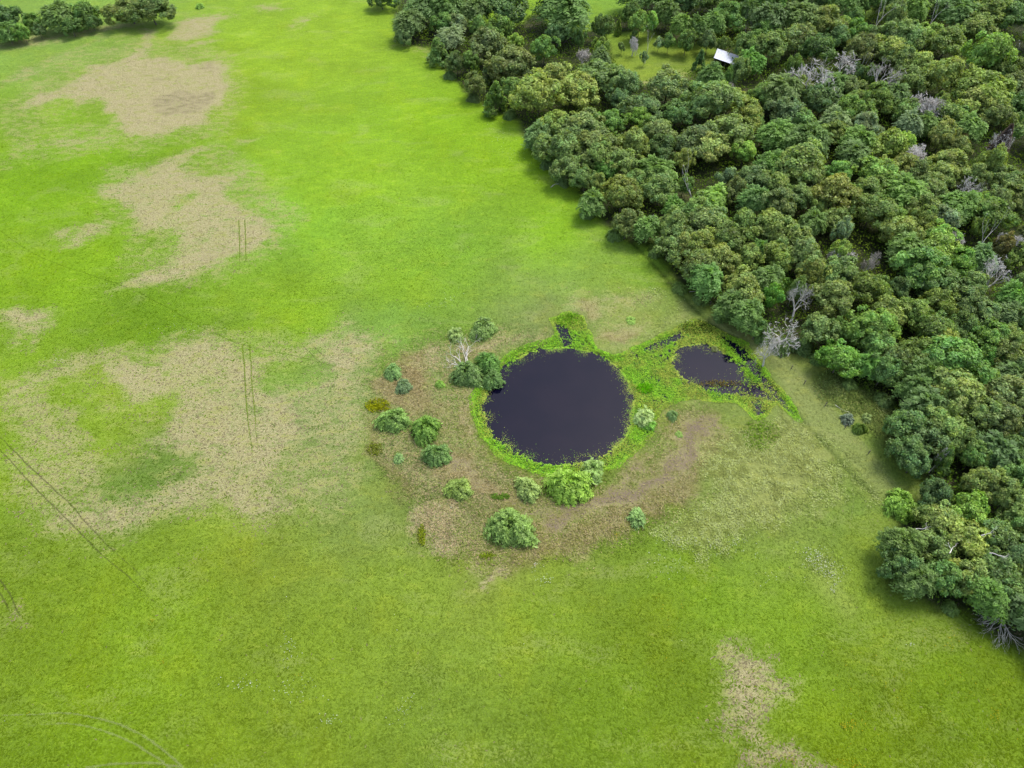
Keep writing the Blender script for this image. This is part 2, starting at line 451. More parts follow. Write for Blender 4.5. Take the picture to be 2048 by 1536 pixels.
def ground_cols(X, Y):
    """base colour of the plants, dryness, bare soil"""
    shp = X.shape
    wx = X + (fbm(X, Y, 11, 4, 3.1) - 0.5) * 11 + (fbm(X, Y, 2.2, 3, 1.7) - 0.5) * 3.4
    wy = Y + (fbm(X, Y, 11, 4, 8.4) - 0.5) * 12 + (fbm(X, Y, 2.2, 3, 6.2) - 0.5) * 3.8
    num = np.zeros(shp + (3,)); den = np.zeros(shp)
    for i in range(len(_bx)):
        w = 1.0 / (((wx - _bx[i]) ** 2 + (wy - _by[i]) ** 2) + 60.0) ** 1.6
        num += w[..., None] * _bc[i]; den += w
    base = num / den[..., None]
    v = fbm(X + 0.6 * Y, Y - 0.4 * X, 14, 4, 2.2) - 0.5
    v2 = fbm(X + 0.9 * Y, (Y - 0.5 * X) * 2.2, 6, 4, 5.2) - 0.5
    base = base * (1 + 0.34 * v + 0.20 * v2)[..., None]
    yel = sstep(0.55, 0.75, fbm(X, Y, 8, 4, 9.9))[..., None]
    base = base * (1 + yel * np.array([0.07, 0.02, -0.1]))

    def lay(lst, soft=1.6):
        r = np.zeros(shp)
        for P, s in lst:
            bx0, by0 = P.min(0) - 8; bx1, by1 = P.max(0) + 8
            m = (wx > bx0) & (wx < bx1) & (wy > by0) & (wy < by1)
            if m.any():
                r[m] = np.maximum(r[m], s * sstep(-soft, soft, sdf(wx[m], wy[m], P)))
        return r
    dry = lay(DRY[:22], 5.0) ; dry = np.maximum(dry, lay(DRY[22:24], 4.5)); dry = np.maximum(dry, lay(DRY[24:], 2.4))
    for P, k_ in GREEN:
        dry = dry * (1 - k_ * sstep(-3, 3, sdf(wx, wy, P)))
    dry = dry * (0.78 + 0.5 * fbm(X + Y, Y, 9, 4, 12.0)) 
    soil = lay(SOIL, 2.4); red = lay(RED, 2.0); pale = lay(PALE, 4.0)
    base = base * (1 - red[..., None]) + alb([178, 150, 106]) * red[..., None]
    pk = (pale * 0.75)[..., None]
    base = base * (1 - pk) + alb([186, 194, 112]) * pk
    st_ = sstep(-1.5, 1.5, sdf(X * 0.7 + wx * 0.3, Y * 0.7 + wy * 0.3, STRIP))[..., None] * 0.7
    base = base * (1 - st_) + alb([170, 182, 106]) * st_
    # bank lip and ditch
    dd = sdf(X, Y, DITCH, closed=False)
    k = (np.exp(-(dd / 0.5) ** 2) * 0.6)[..., None]
    base = base * (1 - k) + alb([80, 105, 34]) * k
    sw = sdf(X, Y, WATER)
    k = (np.exp(-((sw + 0.2) / 0.55) ** 2) * 0.6)[..., None]
    base = base * (1 - k) + alb([105, 140, 40]) * k
    k = sstep(0.1, 0.8, sw)[..., None]
    base = base * (1 - k) + np.array([0.02, 0.018, 0.015]) * k
    dry = dry * (sw < 0.2)
    # wood floor
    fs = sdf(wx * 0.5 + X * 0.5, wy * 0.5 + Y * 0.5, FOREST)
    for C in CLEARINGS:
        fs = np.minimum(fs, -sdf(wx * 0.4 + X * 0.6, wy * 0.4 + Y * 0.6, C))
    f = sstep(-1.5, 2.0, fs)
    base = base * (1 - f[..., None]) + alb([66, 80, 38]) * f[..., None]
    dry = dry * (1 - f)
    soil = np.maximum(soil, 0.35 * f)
    return base, dry, soil, pale, fs


# ------------------------------------------------------------------ ground: one sheet
def axis(a, b, segs, far, grow=1.35):
    c = []
    x = a
    for (lim, st) in segs:
        while x < lim - 1e-6:
            c.append(x); x += st
    c.append(x)
    st = segs[-1][1]
    while c[-1] < far:
        st *= grow; c.append(c[-1] + st)
    st = segs[0][1]; lo = []
    y = a
    while y > -far:
        st *= grow; y -= st; lo.append(y)
    return np.array(lo[::-1] + c)


gx = axis(-205, 0, [(-40, 0.95), (75, 0.5), (215, 0.95)], 2500)
gy = axis(14, 0, [(66, 0.7), (150, 0.5), (230, 0.8), (330, 1.2)], 2500)
GX, GY = np.meshgrid(gx, gy, indexing='xy')
near = (np.abs(GX) < 260) & (GY > -10) & (GY < 380)
GZ = np.zeros(GX.shape)
GZ[near] = terrain(GX[near], GY[near])
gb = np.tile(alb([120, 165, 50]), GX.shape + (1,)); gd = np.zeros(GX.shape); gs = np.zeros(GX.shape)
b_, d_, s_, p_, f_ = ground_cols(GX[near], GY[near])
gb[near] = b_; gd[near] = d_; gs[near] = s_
ny, nx = GX.shape
idx = np.arange(ny * nx).reshape(ny, nx)
F = np.stack([idx[:-1, :-1], idx[:-1, 1:], idx[1:, 1:], idx[1:, :-1]], -1).reshape(-1, 4)

t = NT("meadow_ground")
out = t.n("ShaderNodeOutputMaterial"); p = t.n("ShaderNodeBsdfPrincipled")
p.inputs["Roughness"].default_value = 0.95; p.inputs["Specular IOR Level"].default_value = 0.12
ac = t.n("ShaderNodeAttribute", attribute_name="tint")
am = t.n("ShaderNodeAttribute", attribute_name="mask")
sep = t.n("ShaderNodeSeparateColor"); t.l(am.outputs["Color"], sep.inputs[0])
geo = t.n("ShaderNodeNewGeometry"); P = geo.outputs["Position"]
mp = t.n("ShaderNodeMapping"); mp.inputs["Rotation"].default_value = (0, 0, R_(-32)); mp.inputs["Scale"].default_value = (0.5, 1.0, 1.0)
t.l(P, mp.inputs[0])
n_f = t.noise(2.6, 5, 0.68, P)
n_m = t.noise(0.55, 5, 0.62, mp.outputs[0], 0.5)
n_b = t.noise(0.13, 4, 0.55, mp.outputs[0], 0.6)
n_t = t.noise(6.0, 3, 0.6, P)
n_g = t.noise(1.15, 5, 0.7, P)
# green variation
v = t.math('ADD', t.math('MULTIPLY', n_f, 1.0), t.math('ADD', t.math('MULTIPLY', n_g, 0.85), t.math('ADD', t.math('MULTIPLY', n_m, 0.35), t.math('MULTIPLY', n_b, 0.2))))
k = t.math('MULTIPLY_ADD', v, 0.95, -0.14)
sc = t.n("ShaderNodeVectorMath", operation='SCALE'); t.l(ac.outputs["Color"], sc.inputs[0]); t.l(k, sc.inputs["Scale"])
green = t.mix(t.ss(n_m, 0.5, 0.72), sc.outputs[0], t.mix(1.0, sc.outputs[0], (1.12, 1.06, 0.85), 'MULTIPLY'))
green = t.mix(t.math('MULTIPLY', t.ss(n_t, 0.56, 0.72), 0.10), green, alb([150, 140, 100]))
# straw
straw = t.mix(t.ss(n_f, 0.3, 0.7), alb([184, 172, 120]), alb([230, 218, 168]))
straw = t.mix(t.ss(n_m, 0.45, 0.7), straw, alb([190, 192, 112]))
dm = t.math('ADD', sep.outputs[0], t.math('ADD', t.math('MULTIPLY_ADD', n_m, 2.1, -1.05), t.math('MULTIPLY_ADD', n_f, 0.7, -0.35)))
dfac = t.math('ADD', t.math('MULTIPLY', t.ss(dm, 0.22, 0.88), 0.72), t.math('MULTIPLY', t.ss(sep.outputs[0], 0.05, 1.0), 0.26))
c = t.mix(dfac, green, straw)
# stray dead blades everywhere
c = t.mix(t.math('MULTIPLY', t.ss(n_b, 0.52, 0.7), 0.16), c, straw)
soilc = t.mix(n_f, alb([126, 108, 98]), alb([174, 152, 132]))
sm = t.math('ADD', sep.outputs[1], t.math('ADD', t.math('MULTIPLY_ADD', n_f, 3.4, -1.75), t.math('MULTIPLY_ADD', n_m, 1.4, -0.7)))
c = t.mix(t.math('MULTIPLY', t.math('MULTIPLY', t.ss(sm, 0.45, 1.0), 0.85), t.ss(sep.outputs[1], 0.02, 0.25)), c, soilc)
t.l(c, p.inputs["Base Color"])
bm = t.n("ShaderNodeBump"); bm.inputs["Strength"].default_value = 0.75; bm.inputs["Distance"].default_value = 0.22
t.l(t.math('ADD', n_f, t.math('MULTIPLY', n_t, 0.5)), bm.inputs["Height"]); t.l(bm.outputs[0], p.inputs["Normal"])
t.l(p.outputs[0], out.inputs[0])
M_GROUND = t.m

V = np.stack([GX.ravel(), GY.ravel(), GZ.ravel()], 1)
me = np_mesh("ground", V, F, M_GROUND, gb.reshape(-1, 3), smooth=True)
a = me.color_attributes.new("mask", 'FLOAT_COLOR', 'POINT')
a.data.foreach_set("color", np.stack([gd.ravel(), gs.ravel(), np.zeros(gd.size), np.ones(gd.size)], 1).astype(np.float32).ravel())
g = link("ground", me); tag(g, "grassy meadow ground with straw patches running under the wood", kind="structure")

# ------------------------------------------------------------------ water
t = NT("dark_pond_water")
out = t.n("ShaderNodeOutputMaterial"); p = t.n("ShaderNodeBsdfPrincipled")
geo = t.n("ShaderNodeNewGeometry")
nz = t.noise(0.12, 3, 0.5, geo.outputs["Position"])
cc = t.mix(t.ss(nz, 0.35, 0.65), (0.0016, 0.0014, 0.0085), (0.0034, 0.0024, 0.0095))
t.l(cc, p.inputs["Base Color"])
p.inputs["Roughness"].default_value = 0.04; p.inputs["Specular IOR Level"].default_value = 0.36; p.inputs["IOR"].default_value = 1.33
nw = t.noise(1.6, 3, 0.5, geo.outputs["Position"])
bm = t.n("ShaderNodeBump"); bm.inputs["Strength"].default_value = 0.05; bm.inputs["Distance"].default_value = 0.05
t.l(nw, bm.inputs["Height"]); t.l(bm.outputs[0], p.inputs["Normal"])
t.l(p.outputs[0], out.inputs[0])
WZ = -0.42
cx, cy = WATER.mean(0)
wlo, whi = WATER.min(0) - 1.5, WATER.max(0) + 1.5
wx_ = np.linspace(wlo[0], whi[0], 40); wy_ = np.linspace(wlo[1], whi[1], 30)
WXg, WYg = np.meshgrid(wx_, wy_)
sW = sdf(WXg, WYg, WATER)
ii = np.arange(WXg.size).reshape(WXg.shape)
Fq = np.stack([ii[:-1, :-1], ii[:-1, 1:], ii[1:, 1:], ii[1:, :-1]], -1).reshape(-1, 4)
keep = sW.ravel()[Fq].max(1) > -2.5
me = np_mesh("pond_water", np.stack([WXg.ravel(), WYg.ravel(), np.full(WXg.size, WZ)], 1), Fq[keep], t.m)
tag(link("pond_water", me), "still dark violet-brown water of the round pond and its side pool", kind="structure")


# ------------------------------------------------------------------ card clouds
def cards(C, N, size, asp=1.0, jit=0.0, up=None, r=None):
    """rhombus leaves: centres C, normals N, half sizes, aspect; returns V,F"""
    r = r or rng
    n = len(C)
    N = N + jit * r.normal(size=(n, 3))
    N /= np.linalg.norm(N, axis=1, keepdims=True) + 1e-9
    A = r.normal(size=(n, 3)) if up is None else up + 0.25 * r.normal(size=(n, 3))
    A -= (A * N).sum(1, keepdims=True) * N
    A /= np.linalg.norm(A, axis=1, keepdims=True) + 1e-9
    B = np.cross(N, A)
    s = np.broadcast_to(size, (n,))[:, None]; q = np.broadcast_to(asp, (n,))[:, None]
    V = np.stack([C + A * s * q, C + B * s * 0.62, C - A * s * q, C - B * s * 0.62], 1).reshape(-1, 3)
    F = np.arange(n * 4).reshape(n, 4)
    return V, F


def sph(n, r, zmin=-1.0):
    z = r.uniform(zmin, 1, n); a = r.uniform(0, 2 * math.pi, n); q = np.sqrt(1 - z * z)
    return np.stack([q * np.cos(a), q * np.sin(a), z], 1)


def crown_mesh(name, seed, lobes, leaves, leaf, lobe_r=(0.2, 0.34), mat=None, shape='round', asp=1.15):
    r = np.random.default_rng(seed)
    ph = r.uniform(0, 6.28, 3)
    if shape == 'cone':
        D = sph(lobes, r, -0.5); az = np.arctan2(D[:, 1], D[:, 0]); rad = r.uniform(0.85, 1.1, lobes)
        lr = r.uniform(*lobe_r, lobes)
        h = ((D[:, 2] + 0.5) / 1.5) ** 0.8
        q = (1.0 - h) ** 0.85 * 0.95 + 0.05
        C = np.stack([np.cos(az) * q * rad * 0.8, np.sin(az) * q * rad * 0.8, -0.9 + h * 2.2], 1)
        lr = lr * (1.05 - 0.65 * h)
        bough = np.arange(lobes)
    else:
        # boughs, each carrying its own clumps of leaves
        nb = max(6, lobes // 7)
        cand = sph(nb * 14, r, -0.15)
        pts = [np.array([0.1, 0.1, 0.98])]
        for _ in range(nb - 1):
            d = np.min([((cand - q) ** 2).sum(1) for q in pts], 0) * r.uniform(0.45, 1, len(cand))
            pts.append(cand[int(np.argmax(d))])
        BD = np.array(pts); BR = r.uniform(0.30, 0.52, nb)
        baz = np.arctan2(BD[:, 1], BD[:, 0])
        BC = BD * (1.0 + 0.16 * np.sin(2 * baz + ph[0]) + 0.12 * np.sin(3 * baz + ph[1]) + r.uniform(-0.16, 0.10, nb) - BR)[:, None]
        BC[:, 2] *= 0.9
        bough = r.choice(nb, lobes, p=BR ** 2 / (BR ** 2).sum())
        dl = sph(lobes, r) + 0.75 * BD[bough]; dl /= np.linalg.norm(dl, axis=1, keepdims=True)
        lr = r.uniform(*lobe_r, lobes)
        C = BC[bough] + dl * ((BR[bough] - lr * 0.55).clip(0.05) * r.uniform(0.8, 1.12, lobes))[:, None]
        D = C / (np.linalg.norm(C, axis=1, keepdims=True) + 1e-6)
        D = D + dl; D /= np.linalg.norm(D, axis=1, keepdims=True)
    w = lr ** 2; w /= w.sum()
    n_in = leaves // 6
    li = r.choice(lobes, leaves - n_in, p=w)
    d = sph(len(li), r)
    flip = (d * D[li]).sum(1) < -0.25
    d[flip] *= -1
    rr = r.uniform(0.5, 1.28, len(li)) * (1 + 0.18 * np.sin(d[:, 0] * 7 + li) * np.sin(d[:, 1] * 6 + li * 2))
    P = C[li] + d * (lr[li] * rr)[:, None]
    if shape == 'cone':
        N = d * 0.6 + np.array([0, 0, 0.5])
    else:
        N = d * 0.8 + D[li] * 0.45 + np.array([0, 0, 0.35])
    lt = r.uniform(0.82, 1.18, lobes) * r.uniform(0.85, 1.15, lobes)[bough]
    hue = r.uniform(-0.10, 0.12, lobes)
    T = lt[li] * r.uniform(0.55, 1.5, len(li))
    tint = np.stack([T * (1 + hue[li] + r.uniform(-.06, .1, len(li))), T, T * (1 - hue[li])], 1)
    # inner leaves
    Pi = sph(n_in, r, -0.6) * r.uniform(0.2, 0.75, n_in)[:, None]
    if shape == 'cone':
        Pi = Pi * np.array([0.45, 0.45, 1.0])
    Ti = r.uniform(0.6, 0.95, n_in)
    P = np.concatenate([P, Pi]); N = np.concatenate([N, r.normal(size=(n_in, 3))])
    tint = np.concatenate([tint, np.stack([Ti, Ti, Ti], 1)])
    # stray sprigs that break the outline
    ns = leaves // 16
    si = r.choice(lobes, ns)
    ds = sph(ns, r); fl = (ds * D[si]).sum(1) < 0; ds[fl] *= -1
    P = np.concatenate([P, C[si] + ds * (lr[si] * r.uniform(1.05, 1.38, ns))[:, None]])
    N = np.concatenate([N, ds]); Ts = r.uniform(0.9, 1.35, ns); tint = np.concatenate([tint, np.stack([Ts * 1.03, Ts, Ts * .9], 1)])
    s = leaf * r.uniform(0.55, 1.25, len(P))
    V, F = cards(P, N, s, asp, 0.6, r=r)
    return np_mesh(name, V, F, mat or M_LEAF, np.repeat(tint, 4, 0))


def frond_mesh(name, seed, nf, per, leaf, droop=0.9, mat=None, zmin=-0.05):
    """bushy plant of arching leafy sprays on a unit half dome"""
    r = np.random.default_rng(seed)
    D = sph(nf, r, zmin)
    az_ = np.arctan2(D[:, 1], D[:, 0]); p_ = r.uniform(0, 6.28, 4)
    Lf = r.uniform(0.7, 1.12, nf) * (1 + 0.10 * np.sin(2 * az_ + p_[0]) + 0.08 * np.sin(3 * az_ + p_[1]) + 0.07 * np.sin(5 * az_ + p_[2] + D[:, 2] * 4))
    PP, NN, UU, TT = [], [], [], []
    for i in range(nf):
        s = np.linspace(0.35, 1.0, per) + r.uniform(-.03, .03, per)
        dirv = D[i] * np.array([1, 1, 1.0])
        p0 = dirv[None, :] * (s * Lf[i])[:, None]
        p0[:, 2] += 0.25 * np.sin(s * math.pi) - droop * 0.35 * (s - 0.55).clip(0) ** 2 * 3
        tang = np.gradient(p0, axis=0); tang /= np.linalg.norm(tang, axis=1, keepdims=True)
        side = np.cross(tang, [0, 0, 1.0]); side /= np.linalg.norm(side, axis=1, keepdims=True) + 1e-6
        sg = np.where(np.arange(per) % 2 == 0, 1, -1)[:, None]
        p0 = p0 + side * sg * leaf * 0.6 + r.normal(size=p0.shape) * 0.012
        PP.append(p0); UU.append(side * sg + tang * 0.8)
        NN.append(np.cross(side, tang) + 0.3 * r.normal(size=p0.shape))
        T = r.uniform(0.8, 1.2) * r.uniform(0.8, 1.2, per) * (0.85 + 0.25 * s)
        TT.append(T)
    P = np.concatenate(PP); N = np.concatenate(NN); U = np.concatenate(UU); T = np.concatenate(TT)
    if zmin > -0.2: P[:, 2] = np.maximum(P[:, 2], 0.02)
    V, F = cards(P, N, leaf * r.uniform(0.7, 1.3, len(P)), 1.7, 0.0, up=U, r=r)
    tint = np.stack([T * 1.02, T, T * 0.92], 1)
    return np_mesh(name, V, F, mat or M_SHRUB, np.repeat(tint, 4, 0))


# ------------------------------------------------------------------ branching wood
class Wood:
    def __init__(self, seed):
        self.r = random.Random(seed); self.V = []; self.F = []; self.tips = []

    def tube(self, pts, rads, k=4):
        base = len(self.V)
        n = len(pts)
        for i, (p, rd) in enumerate(zip(pts, rads)):
            d = (pts[min(i + 1, n - 1)] - pts[max(i - 1, 0)]).normalized()
            a = d.orthogonal().normalized(); b = d.cross(a)
            for j in range(k):
                q = 2 * math.pi * j / k
                self.V.append(p + (a * math.cos(q) + b * math.sin(q)) * rd)
        for i in range(n - 1):
            for j in range(k):
                self.F.append((base + i * k + j, base + i * k + (j + 1) % k, base + (i + 1) * k + (j + 1) % k, base + (i + 1) * k + j))

    def grow(self, p, d, length, rad, lvl, maxl, spread=0.7, up=0.15, nch=(2, 4), crook=0.22, shrink=0.72):
        r = self.r
        pts = [p.copy()]; rads = [rad]
        seg = 3 if lvl < maxl else 2
        dd = d.copy()
        for i in range(seg):
            dd = (dd + Vector((r.gauss(0, crook), r.gauss(0, crook), r.gauss(0, crook) + up * 0.3))).normalized()
            p = p + dd * (length / seg)
            pts.append(p.copy()); rads.append(rad * (1 - 0.45 * (i + 1) / seg))
        if lvl == maxl: rads[-1] = rad * 0.5
        self.tube(pts, rads, 5 if lvl == 0 else (4 if lvl < 2 else 3))
        if lvl >= maxl:
            self.tips.append(p); return
        n = r.randint(*nch)
        for i in range(n):
            ax = dd.orthogonal().normalized()
            q = 2 * math.pi * (i + r.random() * 0.7) / n
            from mathutils import Quaternion
            ax.rotate(Quaternion(dd, q))
            nd = (dd + ax * spread * r.uniform(0.6, 1.3) + Vector((0, 0, up))).normalized()
            st = pts[-1] if i == 0 or r.random() < 0.5 else pts[-2]
            self.grow(st, nd, length * shrink * r.uniform(0.75, 1.2), rads[-1] * r.uniform(0.8, 1.0), lvl + 1, maxl, spread, up, nch, crook, shrink)

    def mesh(self, name, mat):
        me = bpy.data.meshes.new(name)
        me.from_pydata([tuple(v) for v in self.V], [], self.F)
        me.materials.append(mat); me.update()
        return me


def trunk_mesh(seed):
    """trunk from z=-1 (ground, for a crown centred on 0) with a few limbs"""
    w = Wood(seed)
    w.grow(Vector((0, 0, -1.55)), Vector((0, 0, 1)), 0.95, 0.055, 0, 2, 0.8, 0.2, (3, 4), 0.08, 0.7)
    return w.mesh("trunk", M_BARK)


def dead_mesh(seed, maxl=4, spread=0.75, mat=None, length=0.55, rad=0.035, nch=(2, 4), up=0.12):
    """a bare tree on unit scale, height near 1.6, rooted at 0"""
    w = Wood(seed)
    w.grow(Vector((0, 0, 0)), Vector((0.05, 0.02, 1)).normalized(), length, rad, 0, maxl, spread, up, nch, 0.2, 0.74)
    # fine twigs at the branch ends
    q = w.r
    for tp in (w.tips if nch == (3, 4) else w.tips[::4]):
        for _ in range(3):
            d = Vector((q.gauss(0, 1), q.gauss(0, 1), q.gauss(0.35, .8))).normalized() * q.uniform(0.07, 0.19)
            b0 = len(w.V); o = d.orthogonal().normalized() * 0.0085
            st = tp - d * 0.25
            w.V += [st - o, st + o, st + d + o * 0.6, st + d - o * 0.6]; w.F.append((b0, b0 + 1, b0 + 2, b0 + 3))
    return w.mesh("bare_branches", mat or M_DEAD)


CROWNS_L = [crown_mesh("crown", 100 + i, 92, 9500, 0.056, (0.10, 0.22)) for i in range(7)]
CROWNS_M = [crown_mesh("crown", 200 + i, 60, 5200, 0.075, (0.12, 0.26)) for i in range(7)]
CROWN_SP = [crown_mesh("crown", 300 + i, 26, 1500, 0.12, (0.20, 0.34)) for i in range(3)]
CROWN_CONE = [crown_mesh("crown", 400 + i, 60, 3400, 0.085, (0.20, 0.30), shape='cone', asp=1.5) for i in range(2)]
CROWN_WIL = [frond_mesh("crown", 500 + i, 210, 14, 0.075, 0.5, M_LEAF) for i in range(2)]
CROWN_FEA = [frond_mesh("crown", 520 + i, 560, 13, 0.058, 0.25, M_LEAF, -0.45) for i in range(3)]
TRUNKS = [trunk_mesh(i) for i in range(5)]

dead = [  # photo x, y of crown middle, radius px, kind, label
    (1620, 135, 42, 0, "wide grey dead tree with fine twigs in front of the shed"), (1681, 120, 26, 1, "upright bleached dead tree right of the widest dead tree"),
    (1722, 125, 14, 3, "short splintered pale snag between two dead crowns"), (1762, 135, 34, 2, "grey dead tree with twigs hanging down its right side"),
    (1870, 185, 44, 4, "broad pale dead crown with dense fine twigs in mid wood"), (1849, 281, 30, 5, "grey brown dead crown lying open below the broad pale one"),
    (1757, 22, 24, 3, "white forked snag near the top edge, left one"), (1868, 22, 18, 3, "white forked snag near the top edge, right one"),
    (1396, 354, 22, 6, "stark bare white trunk with forked limbs in a dark gap"), (1297, 424, 16, 5, "small grey dead tree at the meadow edge of the wood"),
    (1690, 480, 30, 4, "low row of grey dead limbs above a bright crown"), (1752, 504, 20, 5, "grey dead tangle right below the row of dead limbs"),
    (1568, 636, 34, 2, "large bleached dead oak leaning over the mown strip by the pool"), (1606, 585, 26, 2, "bleached dead top behind the large dead oak"),
    (1546, 682, 20, 0, "lowest white dead branches at the wood edge by the pool"), (1925, 366, 22, 1, "dark grey forked dead tree in the right part of the wood"),
    (1964, 376, 16, 2, "small white dead twigs right of the dark grey forked one"), (1931, 456, 24, 4, "grey brush-like dead tree left of the rust brown tree"),
    (1984, 467, 22, 6, "bright white crooked trunk beside the rust brown tree"), (2028, 458, 26, 5, "grey dead crown above the rust brown tree at right"),
    (2000, 542, 30, 1, "pale dead tree with spread limbs at the right edge below the rust brown one"), (2026, 268, 20, 2, "pale twiggy dead tree right of the dead cedar"),
    (1163, 88, 20, 4, "thin grey leafless tree at the scrubby side of the clearing"), (1296, 82, 11, 3, "slim grey bare sapling standing in the clearing grass"),
    (1270, 66, 12, 5, "grey leafless treetop at the back of the clearing"), (1462, 155, 14, 4, "grey dead twigs in front of the shed"), (1890, 905, 10, 0, "small grey twig tuft in the lower right crowns"),
    (1500, 28, 10, 2, "small grey snag in the far scrub"), (2035, 105, 14, 3, "pale forked branch at the right edge beside the largest crown")]
DEADPX = [(a_[0], a_[1], a_[2]) for a_ in dead if a_[1] != 640] + [(1990, 285, 34), (1972, 1258, 52)]

